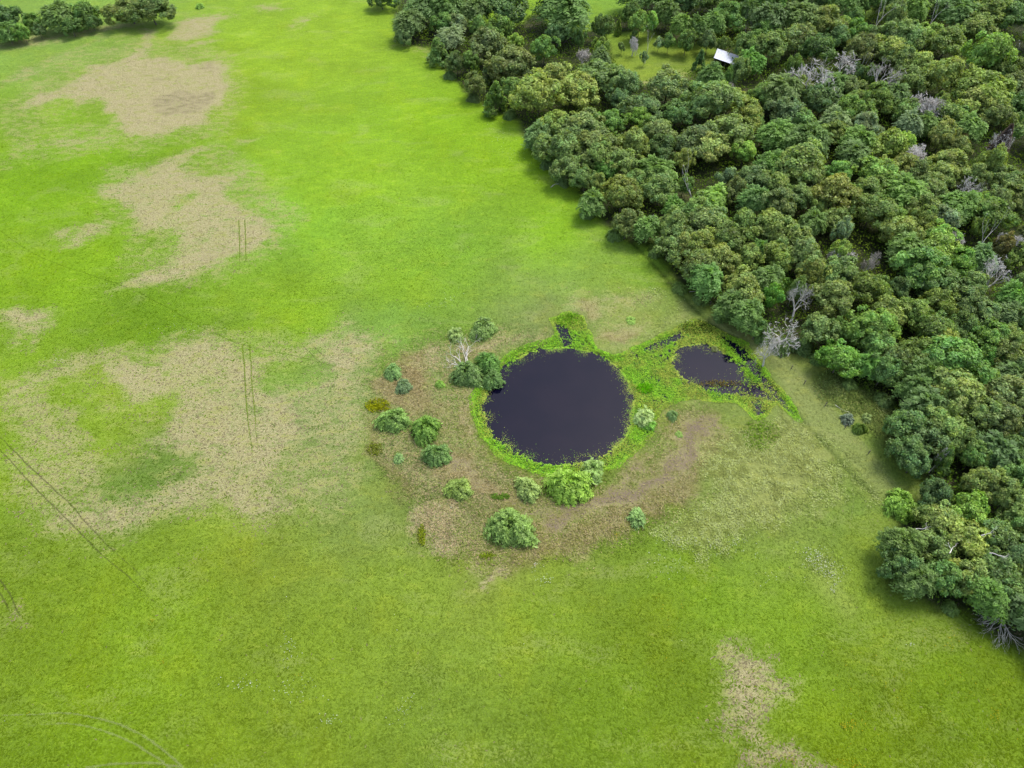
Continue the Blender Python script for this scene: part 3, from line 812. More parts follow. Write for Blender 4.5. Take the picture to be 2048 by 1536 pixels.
# ------------------------------------------------------------------ the trees of the wood
CLS = {  # sunlit look in the photograph, then words for it
    'o': ((112, 132, 72), "olive green"), 'y': ((142, 158, 76), "yellow-green"), 'g': ((98, 136, 60), "mid green"),
    'd': ((78, 110, 54), "dark green"), 'k': ((78, 106, 64), "bluish green"), 'b': ((106, 118, 66), "brownish olive"),
    'l': ((138, 178, 74), "light green"), 's': ((132, 150, 118), "silvery green"), 'q': ((130, 140, 66), "golden olive"),
    'v': ((94, 150, 48), "vivid green"), 'c': ((92, 122, 54), "deep green"), 'r': ((112, 72, 54), "rust brown"),
    'm': ((104, 128, 50), "mossy yellow-olive"), 'z': ((98, 84, 78), "withered brown")}
TREES = """817 41 26 k|848 15 32 k|895 12 26 d|913 45 18 s|888 42 20 g|899 72 20 s|875 92 20 c cone|952 18 24 k|1016 8 34 k|1128 14 46 d|997 50 24 g|958 50 15 g
970 82 32 b|1030 80 15 l|913 120 17 k|938 118 16 m|1024 120 38 b|975 140 14 s cone|948 165 19 b|991 185 22 m cone|1026 172 20 g|1077 178 42 y|1108 150 28 y|1160 172 36 y
1200 145 38 o|1088 92 22 g|1116 62 18 k|1131 62 8 l|1159 72 20 d|1209 50 22 d|1238 47 9 m cone|1201 93 17 y|1201 114 18 k|1265 22 24 d|1280 42 24 g|1267 72 11 k sp|1244 92 9 o sp
1289 112 9 s sp|1318 84 12 s sp|1338 80 15 g|1302 40 18 l|1335 22 28 d|1365 48 24 g|1396 52 24 d|1427 42 24 g|1375 75 20 d|1417 78 20 k|1447 85 14 m|1498 20 30 d|1540 32 28 k|1458 25 26 g
1530 55 20 g|1402 112 14 d cone|1498 85 24 o|1544 88 27 o|1503 120 21 v|1478 137 30 o|1423 152 23 d|1458 152 17 g|1335 166 34 o|1384 180 20 g|1252 162 28 o|1238 193 20 k|1283 211 30 o
1355 221 27 d|1427 190 40 o|1470 197 24 y|1529 190 25 m|1562 178 34 k|1494 225 27 y|1458 258 40 o|1170 252 36 o|1218 240 25 g|1281 232 21 l|1316 256 28 o|1265 280 27 y|1324 290 25 d
1392 279 34 b|1552 267 30 g|1491 299 20 l|1076 266 24 k|1115 245 30 y|1154 256 38 o|1123 292 34 o|1092 290 24 o|1187 292 36 b|1133 333 26 b|1207 307 28 o|1246 321 28 y|1213 335 19 v
1170 352 20 o|1197 364 17 y|1246 380 31 q|1185 397 26 g wil|1273 360 25 o|1312 337 25 g|1320 374 30 o|1369 317 17 y|1369 364 20 m|1254 442 24 b|1293 452 21 g|1349 413 20 v|1349 450 30 o
1396 421 30 o|1338 487 27 o|1507 239 17 g|1413 288 32 y|1573 218 30 k|1601 239 24 g|1616 276 34 c|1671 264 24 q|1671 240 22 s|1733 247 24 s|1718 278 28 g|1708 307 28 d|1780 286 31 y
1759 341 34 l|1601 323 42 y|1544 327 24 g|1677 343 24 g|1511 352 31 o|1556 364 27 o|1620 352 26 b|1452 352 14 s|1433 385 26 l wil|1472 374 19 b|1513 397 27 g|1558 405 29 o|1597 389 28 o
1673 380 35 q|1700 387 21 g|1739 378 28 o|1749 415 36 o|1642 409 15 y|1673 436 27 o|1626 442 23 c|1421 442 36 o|1491 444 26 o|1544 450 33 o|1577 473 36 y|1458 473 34 m|1688 458 31 s
1683 502 38 y|1400 487 28 y|1368 488 22 y|1443 515 28 y|1398 523 31 o|1415 556 28 g|1495 507 24 y|1521 498 15 g|1468 531 17 y|1485 574 32 y|1464 605 26 d|1495 625 25 g|1515 652 19 d
1536 556 24 c|1546 585 17 v|1560 509 29 y|1608 507 34 o|1685 535 29 o|1628 543 25 y|1659 548 27 o|1669 592 38 b|1597 574 27 g|1638 656 30 b|1745 572 32 m|1813 492 28 g|1884 498 34 y
1843 531 40 g|1915 527 30 v|1964 515 26 k|1884 562 36 d|1946 568 28 o|1800 576 20 k|1931 603 31 o|1884 603 29 m|1966 628 28 o|2028 595 27 v|2028 630 26 k|1972 656 20 d|1782 619 29 y
1833 619 26 g|1874 654 35 m|1925 650 26 k|1833 701 31 m|1792 716 24 o|1739 644 34 l|1755 685 30 g|1679 656 18 g|1683 712 34 v|1735 728 24 v|1772 738 25 d|1915 716 46 g|1890 677 27 y
1977 675 31 g|2018 675 26 m|2020 708 29 o|1981 712 22 v|1854 747 30 d|1833 775 24 k|2028 749 28 k|1917 783 44 y|1975 762 26 l|2017 783 36 o|1850 808 32 d|1817 848 34 c|1883 842 36 y
1954 825 36 o|2008 837 32 o|1858 875 34 k|1817 896 26 k|1833 919 26 k|1925 879 24 b|1954 908 26 g|1996 900 32 k|2036 900 28 k|1892 912 26 d|1872 985 26 k|1967 963 30 y|2008 983 28 o
2032 948 28 g|1942 1008 24 l|1883 1036 36 y|1937 1027 30 l|1804 1085 30 c|1867 1089 34 m|1933 1077 38 y|1996 1067 32 o|2038 1030 30 o|1800 1127 30 d|1835 1156 29 c|1892 1152 30 g|1950 1152 32 y
2002 1137 36 k|2040 1110 28 k|1977 1190 30 g|2022 1188 32 c|1655 37 30 y|1685 52 20 l|1710 30 16 d|1792 25 36 o|1833 12 28 g|1915 22 32 d|1977 20 30 o|2028 27 28 k|1956 52 30 b|1679 72 23 k
1640 90 28 d|1275 -14 30 d|1327 -16 30 g|1379 -8 30 k|1431 -10 30 o|1483 -12 30 d|1535 -13 30 g|1587 -15 30 k|1639 -16 30 o|1691 -9 30 g|1743 -10 30 d|1795 -12 30 k|1847 -14 30 o|1899 -15 30 g|1951 -8 30 d|2003 -9 30 k|2055 -11 30 g|1772 68 27 o|1813 68 33 o|1718 62 24 g|1862 62 23 y|1895 80 31 m|1726 90 27 b|1782 96 28 y|1802 117 35 o|1985 95 56 l|2018 133 36 b|1843 128 27 y|1899 143 38 y|1823 155 29 o
1741 145 23 d|1710 142 17 k|1669 168 23 c|1704 172 25 b|1648 197 29 k|1972 174 50 y|1966 200 35 y|2030 168 25 b|2038 205 24 g|1884 207 29 o|1755 193 27 m|1718 197 23 o|1790 190 25 d|1710 221 29 m
1813 217 27 g|1993 223 30 o|1905 227 31 o|1819 246 21 s|1851 246 21 g|1890 264 29 y|1940 252 25 g|1919 293 22 q|1932 273 12 r|1812 286 29 l|1987 319 42 y|1905 327 32 q|1808 333 27 q|1833 343 25 b
1954 348 24 o|1884 350 27 y|1812 380 33 g|1864 380 29 o|1849 407 29 o|1919 409 31 g|1954 401 19 l|1997 348 29 o|2028 364 29 b|1997 395 33 b|1987 423 31 m|2038 395 27 b|1792 436 19 l|1884 436 28 s
1847 436 23 o|1804 458 31 y|1858 452 23 q|1884 473 33 l|1960 452 23 m|2013 483 24 r|2038 505 22 m|1600 30 30 d|1600 70 28 o|1590 130 30 g|1640 150 24 o|1600 170 26 y"""
EDGE = """10 28 26 d|12 62 20 k|65 40 15 g|115 28 27 k|140 50 16 d|165 20 24 g|181 40 14 d|256 14 36 b|300 14 32 b|42 62 13 g|762 -8 22 k|805 72 14 k|75 58 12 k"""
LM = [(1447, 112, "the white-roofed shed"), (1565, 630, "the bleached poolside dead oak"), (1993, 277, "the brown dead cedar"),
      (2013, 483, "the rust-brown right-edge tree"), (1297, 424, "the small wood-edge dead tree"), (1396, 354, "the forked bare white trunk"),
      (1870, 185, "the broad pale bare crown"), (1690, 478, "the low dead limbs"), (1330, 120, "the shed clearing"),
      (1975, 1255, "the grey brush pile"), (1433, 385, "the pale willow-like tree"), (1722, 852, "the round strip bush"),
      (1620, 135, "the widest dead tree"), (1125, 62, "the lime-coloured young tree"), (1985, 95, "the largest light green crown"),
      (810, 90, "the far wood corner")]


def where(px, py, skip=None):
    best = min((l for l in LM if math.hypot(px - l[0], py - l[1]) > 14), key=lambda l: math.hypot(px - l[0], (py - l[1]) * 1.2))
    dx, dy = px - best[0], py - best[1]
    d = math.hypot(dx, dy)
    v = "behind" if dy < 0 else "in front of"
    if abs(dx) > 2.2 * abs(dy): w = "right of" if dx > 0 else "left of"
    elif abs(dy) > 2.2 * abs(dx): w = v
    else: w = ("behind-right of" if dx > 0 else "behind-left of") if dy < 0 else ("front-right of" if dx > 0 else "front-left of")
    pre = "close " if d < 55 else ("" if d < 120 else "well ")
    return pre + w + " " + best[2]


def parse(s):
    res = []
    for tk in s.replace("\n", "|").split("|"):
        q = tk.split()
        if not q: continue
        res.append((float(q[0]), float(q[1]), float(q[2]), q[3], q[4] if len(q) > 4 else ''))
    return res


wood_list = parse(TREES)
labels = {}
MEANC = alb((106, 130, 74)) * np.array([2.85, 2.85, 2.6])
tree_roots = []


def place_tree(px, py, rpx, cl, form, group, where_txt=None, hmul=1.0):
    rough_R = rpx * pxm(py, 6) * 1.12
    H = {'cone': 3.6 + 1.5 * rough_R, 'sp': 3.0 + 1.1 * rough_R}.get(form, 4.6 + 1.05 * rough_R) * hmul
    H *= random.uniform(0.9, 1.12)
    vz = H * (0.52 if form == 'low' else 0.455)
    zc = H - vz * 0.95
    x, y = at(px, py, zc + vz * 0.25)
    k_ = 1.27 if form not in ('sp', 'cone') else 1.2
    if max(float(sdf(np.array([float(x)]), np.array([float(y)]), C)[0]) for C in CLEARINGS[:1]) > -8: k_ = 0.95
    Rr = rpx * pxm(py, zc) * k_
    for (qx, qy, qr) in DEADPX:
        dd = math.hypot(px - qx, (py - qy) * 1.3)
        if dd < qr + rpx * 1.3:
            Rr = min(Rr, max(0.62 * rpx, dd - 0.55 * qr) * pxm(py, zc))
            if py > qy: H *= 0.93
    if form == 'cone': vz = H * 0.42; zc = H - vz * 1.35; me_c = random.choice(CROWN_CONE)
    elif form == 'sp': me_c = random.choice(CROWN_SP)
    elif form == 'wil': me_c = random.choice(CROWN_WIL); zc = H * 0.35; vz = H * 0.6
    elif cl in 'gvcdks' and random.random() < 0.45: me_c = random.choice(CROWN_FEA)
    else: me_c = random.choice(CROWNS_L if Rr > 3.0 else CROWNS_M)
    rz = random.uniform(0, 6.28)
    name = {'cone': 'cedar_tree', 'wil': 'willow_tree'}.get(form, 'oak_tree')
    root = empty(name, (float(x), float(y), 0), rz)
    c = alb(CLS[cl][0]) * np.array([2.85, 2.85, 2.6])
    j = np.array([random.uniform(.92, 1.08), random.uniform(.96, 1.04), random.uniform(.85, 1.15)]) * random.uniform(.88, 1.14)
    c = (c * 0.52 + MEANC * 0.48) * j
    cr = link("crown", me_c, root, (0, 0, zc), c)
    cr.scale = (Rr * random.uniform(.92, 1.08), Rr * random.uniform(.92, 1.08), vz)
    tr = link("trunk", random.choice(TRUNKS), root, (0, 0, zc))
    tr.scale = (Rr * 0.75, Rr * 0.75, zc / 1.55)
    size = "small" if rpx < 19 else ("large" if rpx > 33 else "medium")
    shape = {'cone': "pointed cedar", 'wil': "drooping tree", 'sp': "thin tree"}.get(form, "rounded tree")
    lab = f"{size} {CLS[cl][1]} {shape} {where_txt or where(px, py)}"
    labels.setdefault(lab, []).append((px, py, root))
    tag(root, lab, "tree", group)
    tree_roots.append((x, y, Rr))
    return root


for (px, py, rp, cl, form) in wood_list:
    place_tree(px, py, rp, cl, form, "trees of the wood")
EDGE_WHERE = ["at the far left end of the distant tree row", "at the very left edge, front of the row", "second from left in the distant row", "third and tallest from left in the distant row",
              "in front of the tallest of the distant row", "at the right end of the distant row", "low in front of the distant row's right end", "left half of the wide dark clump at top left",
              "right half of the wide dark clump at top left", "low between the first trees of the distant row", "cut by the top edge left of the wood", "at the wood corner by the bare soil", "low beside the second tree of the distant row"]
for (px, py, rp, cl, form), w in zip(parse(EDGE), EDGE_WHERE):
    place_tree(px, py, rp, cl, form or 'low', "trees along the far meadow edge", w, 0.85)
# trees just outside the frame that shade its border
for (px, py, rp, cl) in [(2085, 1225, 40, 'k'), (2075, 1140, 34, 'o'), (2080, 1060, 34, 'g'), (2085, 960, 34, 'y'), (2085, 860, 34, 'k'), (2085, 760, 36, 'o'), (2090, 660, 36, 'd'), (2085, 560, 32, 'o'),
                         (2085, 460, 32, 'b'), (2085, 360, 32, 'g'), (2080, 260, 32, 'o'), (2085, 150, 34, 'b'), (2085, 60, 30, 'o'), (2140, 1300, 40, 'o')]:
    r0 = place_tree(px, py, rp, cl, '', "trees of the wood")
for lab, lst in labels.items():
    if len(lst) > 1:
        xs = [a[0] for a in lst]; ys = [a[1] for a in lst]
        horiz = (max(xs) - min(xs)) >= (max(ys) - min(ys))
        lst.sort(key=(lambda a: a[0]) if horiz else (lambda a: a[1]))
        words = (["left", "right"] if horiz else ["farther", "nearer"]) if len(lst) == 2 else (
            (["leftmost"] + [f"{w} from left" for w in ("second", "third", "fourth", "fifth", "sixth")][:len(lst) - 2] + ["rightmost"]) if horiz else
            (["farthest"] + [f"{w} farthest" for w in ("second", "third", "fourth", "fifth", "sixth")][:len(lst) - 2] + ["nearest"]))
        for a_, w in zip(lst, words):
            a_[2]["label"] = lab + ", " + w

# ------------------------------------------------------------------ dead trees
DEADM = [dead_mesh(31 + i, 5, 0.85, nch=(2, 4), rad=0.075) for i in range(3)] + [dead_mesh(51, 4, 0.6, length=0.7, rad=0.04, nch=(2, 2), up=0.2)]
DEAD_TW = [dead_mesh(61 + i, 5, 0.9, M_DEAD, 0.4, 0.07, (3, 4), 0.1) for i in range(2)]
DEAD_FORK = dead_mesh(71, 3, 0.5, length=0.85, rad=0.05, nch=(2, 2), up=0.35)
for i, (px, py, rp, k, lab) in enumerate(dead):
    Rr = rp * pxm(py, 6)
    H = 7.6 + Rr * 1.2
    z = H * 0.80
    x, y = at(px, py, z)
    root = empty("dead_tree", (float(x), float(y), 0), random.uniform(0, 6.28))
    me_ = (DEADM + DEAD_TW + [DEAD_FORK])[k]
    b = link("bare_branches", me_, root)
    b.scale = (Rr * 1.42, Rr * 1.42, H / 1.7)
    tag(root, lab, "dead tree", "dead trees standing in the wood")

# the tall brown dead cedar: a cone of fine twigs round a stem
root = empty("dead_cedar", (*[float(q) for q in at(1985, 318, 0)], 0)); 
r = np.random.default_rng(5)
n = 2600; h = r.uniform(0, 1, n) ** 0.8; az = r.uniform(0, 6.28, n); q = (1 - h) ** 0.9 * r.uniform(.25, 1, n) * 3.4 + 0.1
P0 = np.stack([np.cos(az) * q, np.sin(az) * q, 1.6 + h * 9.5], 1)
U = np.stack([np.cos(az), np.sin(az), np.full(n, 0.9)], 1)
V, F = cards(P0, sph(n, r), 0.30, 1.6, 0, up=U, r=r)
T = r.uniform(.7, 1.3, n)
link("withered_twigs", np_mesh("withered_twigs", V, F, M_LEAF, np.repeat(np.stack([T, T, T], 1), 4, 0)), root, color=alb((118, 102, 98)) * 1.7)
w = Wood(9); w.tube([Vector((0, 0, -.1)), Vector((0, 0, 6)), Vector((0.1, 0, 11.8))], [0.22, 0.13, 0.02], 6)
link("trunk", w.mesh("trunk", M_DEAD), root)
tag(root, "tall conical dead cedar, greyish brown, near the right edge of the wood", "dead tree")

# ------------------------------------------------------------------ undergrowth of the wood (nobody could count it)
n = 200000
U_ = rng.uniform(0, 1, (n, 2))
ux = U_[:, 0] * 235 - 45; uy = 45 + U_[:, 1] * 270
s = sdf(ux, uy, FOREST)
for C in CLEARINGS: s = np.minimum(s, -sdf(ux, uy, C) )
keep = s > 0.3
ux, uy, s = ux[keep], uy[keep], s[keep]
hmax = 0.5 + 2.8 * sstep(0.2, 2.5, s) * (0.35 + 0.9 * sstep(0.42, 0.62, fbm(ux, uy, 4, 3, 4.4))) * np.where(s > 9, 0.8, 1.15)
uz = hmax * rng.uniform(0.1, 1, len(ux)) ** 0.6
C0 = np.stack([ux, uy, uz], 1)
V, F = cards(C0, rng.normal(size=C0.shape) + np.array([0, 0, 1.2]), rng.uniform(0.16, 0.36, len(C0)), 1.2)
cl = fbm(ux, uy, 5, 3, 7.7)[:, None]
T = (alb([70, 112, 44]) * (1 - cl) + alb([118, 138, 60]) * cl) * np.array([2.2, 2.1, 1.3]) * rng.uniform(0.65, 1.3, (len(C0), 1))
ug = link("undergrowth", np_mesh("undergrowth", V, F, M_GRASSY, np.repeat(T, 4, 0)))
tag(ug, "tangled green undergrowth beneath the trees and along the edge of the wood", "undergrowth", kind="stuff")

# ------------------------------------------------------------------ grass cover: short tufts and lodged tall grass
def scatter(n, pts_px=None, box=None):
    if box is not None:
        x = rng.uniform(box[0], box[1], n); y = rng.uniform(box[2], box[3], n)
        return x, y
    px = rng.uniform(pts_px[0], pts_px[1], n); py = rng.uniform(pts_px[2], pts_px[3], n)
    return at(px, py)


n = 230000
v_ = rng.uniform(0, 1, n)
gy_ = 22 + (330 - 22) * v_ ** 1.45
gx_ = rng.uniform(-1, 1, n) * (60 + gy_ * 0.72)
base, dry, soil, pale, fs = ground_cols(gx_, gy_)
sw = sdf(gx_, gy_, WATER)
ok = (fs < 0.5) & (sw < -0.2) & (rng.random(n) > soil * 0.9)
gx_, gy_, base, dry, pale = gx_[ok], gy_[ok], base[ok], dry[ok], pale[ok]
gz_ = terrain(gx_, gy_)
m = len(gx_)
nf = fbm(gx_, gy_, 2.0, 3, 2.9)
isdry = (dry > 0.12) & ((dry + (rng.random(m) - 0.5) * 0.7 + (nf - .5) * 0.9) > 0.55)
T = base * 1.08 * (rng.uniform(0.84, 1.2, m) * (0.8 + 0.4 * nf))[:, None]
stc = alb([206, 192, 146])[None] * rng.uniform(0.6, 1.15, (m, 1))
T = np.where(isdry[:, None], stc, T)
odd = rng.random(m) < 0.004
T[odd] = alb([180, 176, 120]) * 1.0
ang = 0.6 + 2.2 * (fbm(gx_, gy_, 6, 3, 1.1) - 0.5) * 3 + rng.normal(0, 0.7, m)
upv = np.stack([np.cos(ang), np.sin(ang), rng.uniform(0.0, 0.15, m)], 1)
Cg = np.stack([gx_, gy_, gz_ + 0.03], 1)
V, F = cards(Cg, np.stack([rng.normal(0, .14, m), rng.normal(0, .14, m), np.ones(m)], 1), rng.uniform(0.08, 0.20, m), 1.9, 0, up=upv)
tag(link("meadow_grass", np_mesh("meadow_grass", V, F, M_GRASSY, np.repeat(T, 4, 0))), "short green and straw-coloured grass tufts over the meadow", "grass", kind="stuff")

# tall lodged grass and rank herbage round the ponds
px = rng.uniform(700, 1830, 420000); py = rng.uniform(560, 1150, 420000)
x, y = at(px, py)
base, dry, soil, pale, fs = ground_cols(x, y)
sw = sdf(x, y, WATER)
berm = sstep(-3.5, 3.0, sdf(x, y, DRY[23][0]) + (fbm(x, y, 3, 3, 2.5) - 0.5) * 5)
wgt = np.maximum(pale * sstep(0.3, 0.55, fbm(x, y, 3.5, 4, 15.0)) , berm * 0.42) * (sw < -0.1) * (fs < 1.0) * (1 - 0.85 * sstep(0.2, 0.6, soil))
ok = rng.random(len(x)) < wgt * 0.9
x, y, base, dry, pale, soil = x[ok], y[ok], base[ok], dry[ok], pale[ok], soil[ok]
m = len(x)
z = terrain(x, y)
ang = (fbm(x, y, 2.6, 2, 5.0) + fbm(x, y, 7, 2, 2.0)) * 9 + rng.normal(0, 0.35, m)
upv = np.stack([np.cos(ang), np.sin(ang), rng.uniform(0.0, 0.35, m)], 1)
nf = fbm(x, y, 1.6, 3, 8.8)
T = base * (1.3 + 0.25 * (pale > 0.2)[:, None]) * (rng.uniform(0.7, 1.3, m) * (0.6 + 0.8 * nf))[:, None]
pk = (pale > 0.15) & (rng.random(m) < 0.5 * sstep(0.4, 0.6, nf) + 0.06)
T[pk] = alb([212, 224, 148]) * rng.uniform(1.0, 1.6, (pk.sum(), 1))
dk = (pale <= 0.4) & (rng.random(m) < dry * 0.75)
T[dk] = alb([222, 200, 150]) * rng.uniform(0.8, 1.5, (dk.sum(), 1))
Cg = np.stack([x, y, z + rng.uniform(0.1, 0.4, m)], 1)
V, F = cards(Cg, np.stack([rng.normal(0, .25, m), rng.normal(0, .25, m), np.ones(m)], 1), rng.uniform(0.05, 0.10, m), rng.uniform(1.8, 4.0, m), 0, up=upv)
tag(link("tall_grass", np_mesh("tall_grass", V, F, M_GRASSY, np.repeat(T, 4, 0))), "swirled pale tall grass and rank herbage around the pond banks", "grass", kind="stuff")

# ------------------------------------------------------------------ floating and bank plants on the pond
n = 480000
x = rng.uniform(wlo[0], whi[0], n); y = rng.uniform(wlo[1], whi[1], n)
sw = sdf(x, y, WATER)
s1 = -sdf(x, y, OPEN1); s2 = -sdf(x, y, OPEN2)
so = np.minimum(s1, s2)
nz1 = fbm(x, y, 2.4, 4, 3.3); nz2 = fbm(x, y, 0.45, 3, 6.1)
dens = sstep(0.0, 2.0, so + (nz1 - 0.5) * 1.6 + (fbm(x, y, 9, 3, 4.1) - 0.5) * 2.2)
right = sstep(26, 34, x)     # the side pool is thinner and yellower
gap = np.zeros(n)
for Gp in GAPS: gap = np.maximum(gap, sstep(-0.8, 0.7, sdf(x, y, Gp) + (nz1 - 0.5) * 1.6))
cover = dens * (1 - 0.93 * gap)
thr = 0.60 - 0.42 * cover + 0.12 * (1 - sstep(0, 4, so)) 
pr = np.where(nz2 + (nz1 - .5) * 0.7 > thr, 1.0, 0.05) * np.where(cover > 0.03, 1, 0.0) * (0.25 + 0.75 * cover)
pr = np.maximum(pr * sstep(-0.1, 0.5, so), 0.22 * np.exp(np.minimum(so, 0) / 0.55) * (so < 1.0) * sstep(0.35, 0.65, nz1))
ok = (rng.random(n) < pr) & (sw > -0.9 + (nz1 - .5) * 1.6)
x, y, so, nz1, nz2, sw = x[ok], y[ok], so[ok], nz1[ok], nz2[ok], sw[ok]
m = len(x)
lime = alb([158, 212, 46]); yel = alb([182, 196, 74]); grn = alb([96, 168, 42]); tan = alb([150, 150, 92])
k = sstep(0.38, 0.72, fbm(x, y, 5, 3, 1.9) + 0.10 * (so < 2) + rng.normal(0, .05, m) + 0.08 * sstep(24, 34, x))[:, None]
T = lime * (1 - k) + yel * k
k2 = (rng.random(m) < 0.22)[:, None]; T = np.where(k2, grn, T)
k3 = ((so < 0.8) & (rng.random(m) < 0.3))[:, None]; T = np.where(k3, tan, T)
T = T * 1.75 * rng.uniform(0.75, 1.25, (m, 1)) * (0.7 + 0.6 * nz2)[:, None]
zz = WZ + 0.02 + rng.uniform(0, 1, m) ** 2 * np.where(so > 1.5, 0.38, 0.05)
zz = np.where(sw < 0.3, np.maximum(zz, terrain(x, y) + 0.05), zz)
C0 = np.stack([x, y, zz], 1)
tl = np.where(so > 1.5, 0.42, 0.12)
V, F = cards(C0, np.stack([rng.normal(0, 1, m) * tl, rng.normal(0, 1, m) * tl, np.ones(m)], 1), rng.uniform(0.05, 0.125, m) * np.where(so < 1, 0.7, 1.0), 1.35)
tag(link("water_plants", np_mesh("water_plants", V, F, M_PAD, np.repeat(T, 4, 0))), "lime green and yellowish floating water plants ringing both pools", "water plants", kind="stuff")


# ------------------------------------------------------------------ flowers
def specks(name, clusters, colr, size, label, n_bg, seed, bgbox=(0, 2048, 60, 1536)):
    r = np.random.default_rng(seed)
    X, Y = [], []
    for (px, py, rx, ry, k) in clusters:
        a = r.normal(size=(k, 2)); X.append(px + a[:, 0] * rx); Y.append(py + a[:, 1] * ry)
    X.append(r.uniform(bgbox[0], bgbox[1], n_bg)); Y.append(r.uniform(bgbox[2], bgbox[3], n_bg))
    X, Y = np.concatenate(X), np.concatenate(Y)
    x, y = at(X, Y)
    f = sdf(x, y, FOREST); w = sdf(x, y, WATER); kk = (f < -0.5) & (w < -0.3) & (fbm(x, y, 10, 3, 1.3) > 0.42)
    x, y = x[kk], y[kk]; m = len(x)
    C0 = np.stack([x, y, np.full(m, 0.30)], 1)
    V, F = cards(C0, np.stack([r.normal(0, .3, m), r.normal(0, .3, m), np.ones(m)], 1), size * 0.7 * r.uniform(.5, 1.2, m), 1.0, r=r)
    T = np.asarray(colr)[None] * r.uniform(.75, 1.1, (m, 1))
    tag(link(name, np_mesh(name, V, F, M_GRASSY, np.repeat(T, 4, 0))), label, "flowers", kind="stuff")


specks("white_wildflowers", [(1625, 1115, 18, 12, 160), (1645, 1150, 24, 14, 260), (1670, 1180, 12, 6, 90), (1060, 1128, 14, 6, 60), (1320, 1078, 18, 6, 60), (1090, 1160, 10, 6, 30),
                             (1010, 145, 30, 10, 20), (865, 130, 10, 8, 30), (905, 150, 14, 8, 30), (975, 215, 16, 5, 30), (1000, 270, 12, 20, 60), (1045, 305, 16, 12, 70), (1082, 368, 6, 3, 30), (1100, 385, 8, 3, 30),
                             (1135, 350, 14, 8, 15), (870, 608, 22, 6, 40), (900, 600, 10, 8, 30), (560, 1000, 4, 4, 0), (800, 1410, 18, 26, 60), (580, 1290, 8, 20, 50), (600, 1380, 30, 14, 40), (490, 1370, 20, 8, 40),
                             (660, 1440, 14, 6, 25), (375, 660, 40, 14, 60), (330, 330, 60, 12, 50), (1600, 1250, 30, 8, 40), (1545, 1160, 20, 16, 30), (1340, 1120, 30, 20, 60), (1450, 1090, 60, 14, 120), (120, 720, 10, 3, 15),
                             (905, 1015, 14, 3, 22), (1820, 1290, 3, 2, 8), (1385, 655, 14, 8, 60), (1290, 590, 20, 8, 60)],
       (0.42, 0.44, 0.36), 0.14, "tiny white wildflowers scattered in drifts over the meadow", 120, 11)
specks("yellow_wildflowers", [(1690, 1450, 20, 6, 60), (1600, 1520, 20, 6, 70), (1680, 1530, 30, 5, 60), (1900, 1290, 10, 8, 20), (1990, 1430, 8, 8, 30), (1625, 1240, 14, 6, 22), (1232, 1073, 4, 4, 22), (265, 50, 20, 5, 40),
                              (150, 75, 14, 3, 25), (1940, 1340, 30, 20, 30), (305, 1245, 4, 3, 10), (325, 1325, 5, 4, 10), (1545, 1290, 10, 8, 20), (600, 1350, 4, 4, 5), (945, 208, 6, 2, 18), (1760, 1130, 10, 8, 10), (85, 1430, 20, 8, 20)],
       (0.32, 0.25, 0.012), 0.15, "small yellow wildflowers scattered in the lower meadow", 260, 12, (1300, 2048, 1150, 1536))

# ------------------------------------------------------------------ bushes round the ponds
SH_F = [frond_mesh("foliage", 600 + i, 420, 14, 0.062) for i in range(3)]
SH_W = [frond_mesh("foliage", 620 + i, 150, 10, 0.085, 0.4) for i in range(2)]


def stems_mesh(seed):
    w = Wood(seed)
    for i in range(6):
        a = i * 1.05 + seed
        w.grow(Vector((0, 0, 0)), Vector((math.cos(a) * .7, math.sin(a) * .7, 1)).normalized(), 0.45, 0.018, 0, 2, 0.5, 0.1, (2, 2), 0.15, 0.7)
    return w.mesh("stems", M_DEADDARK)


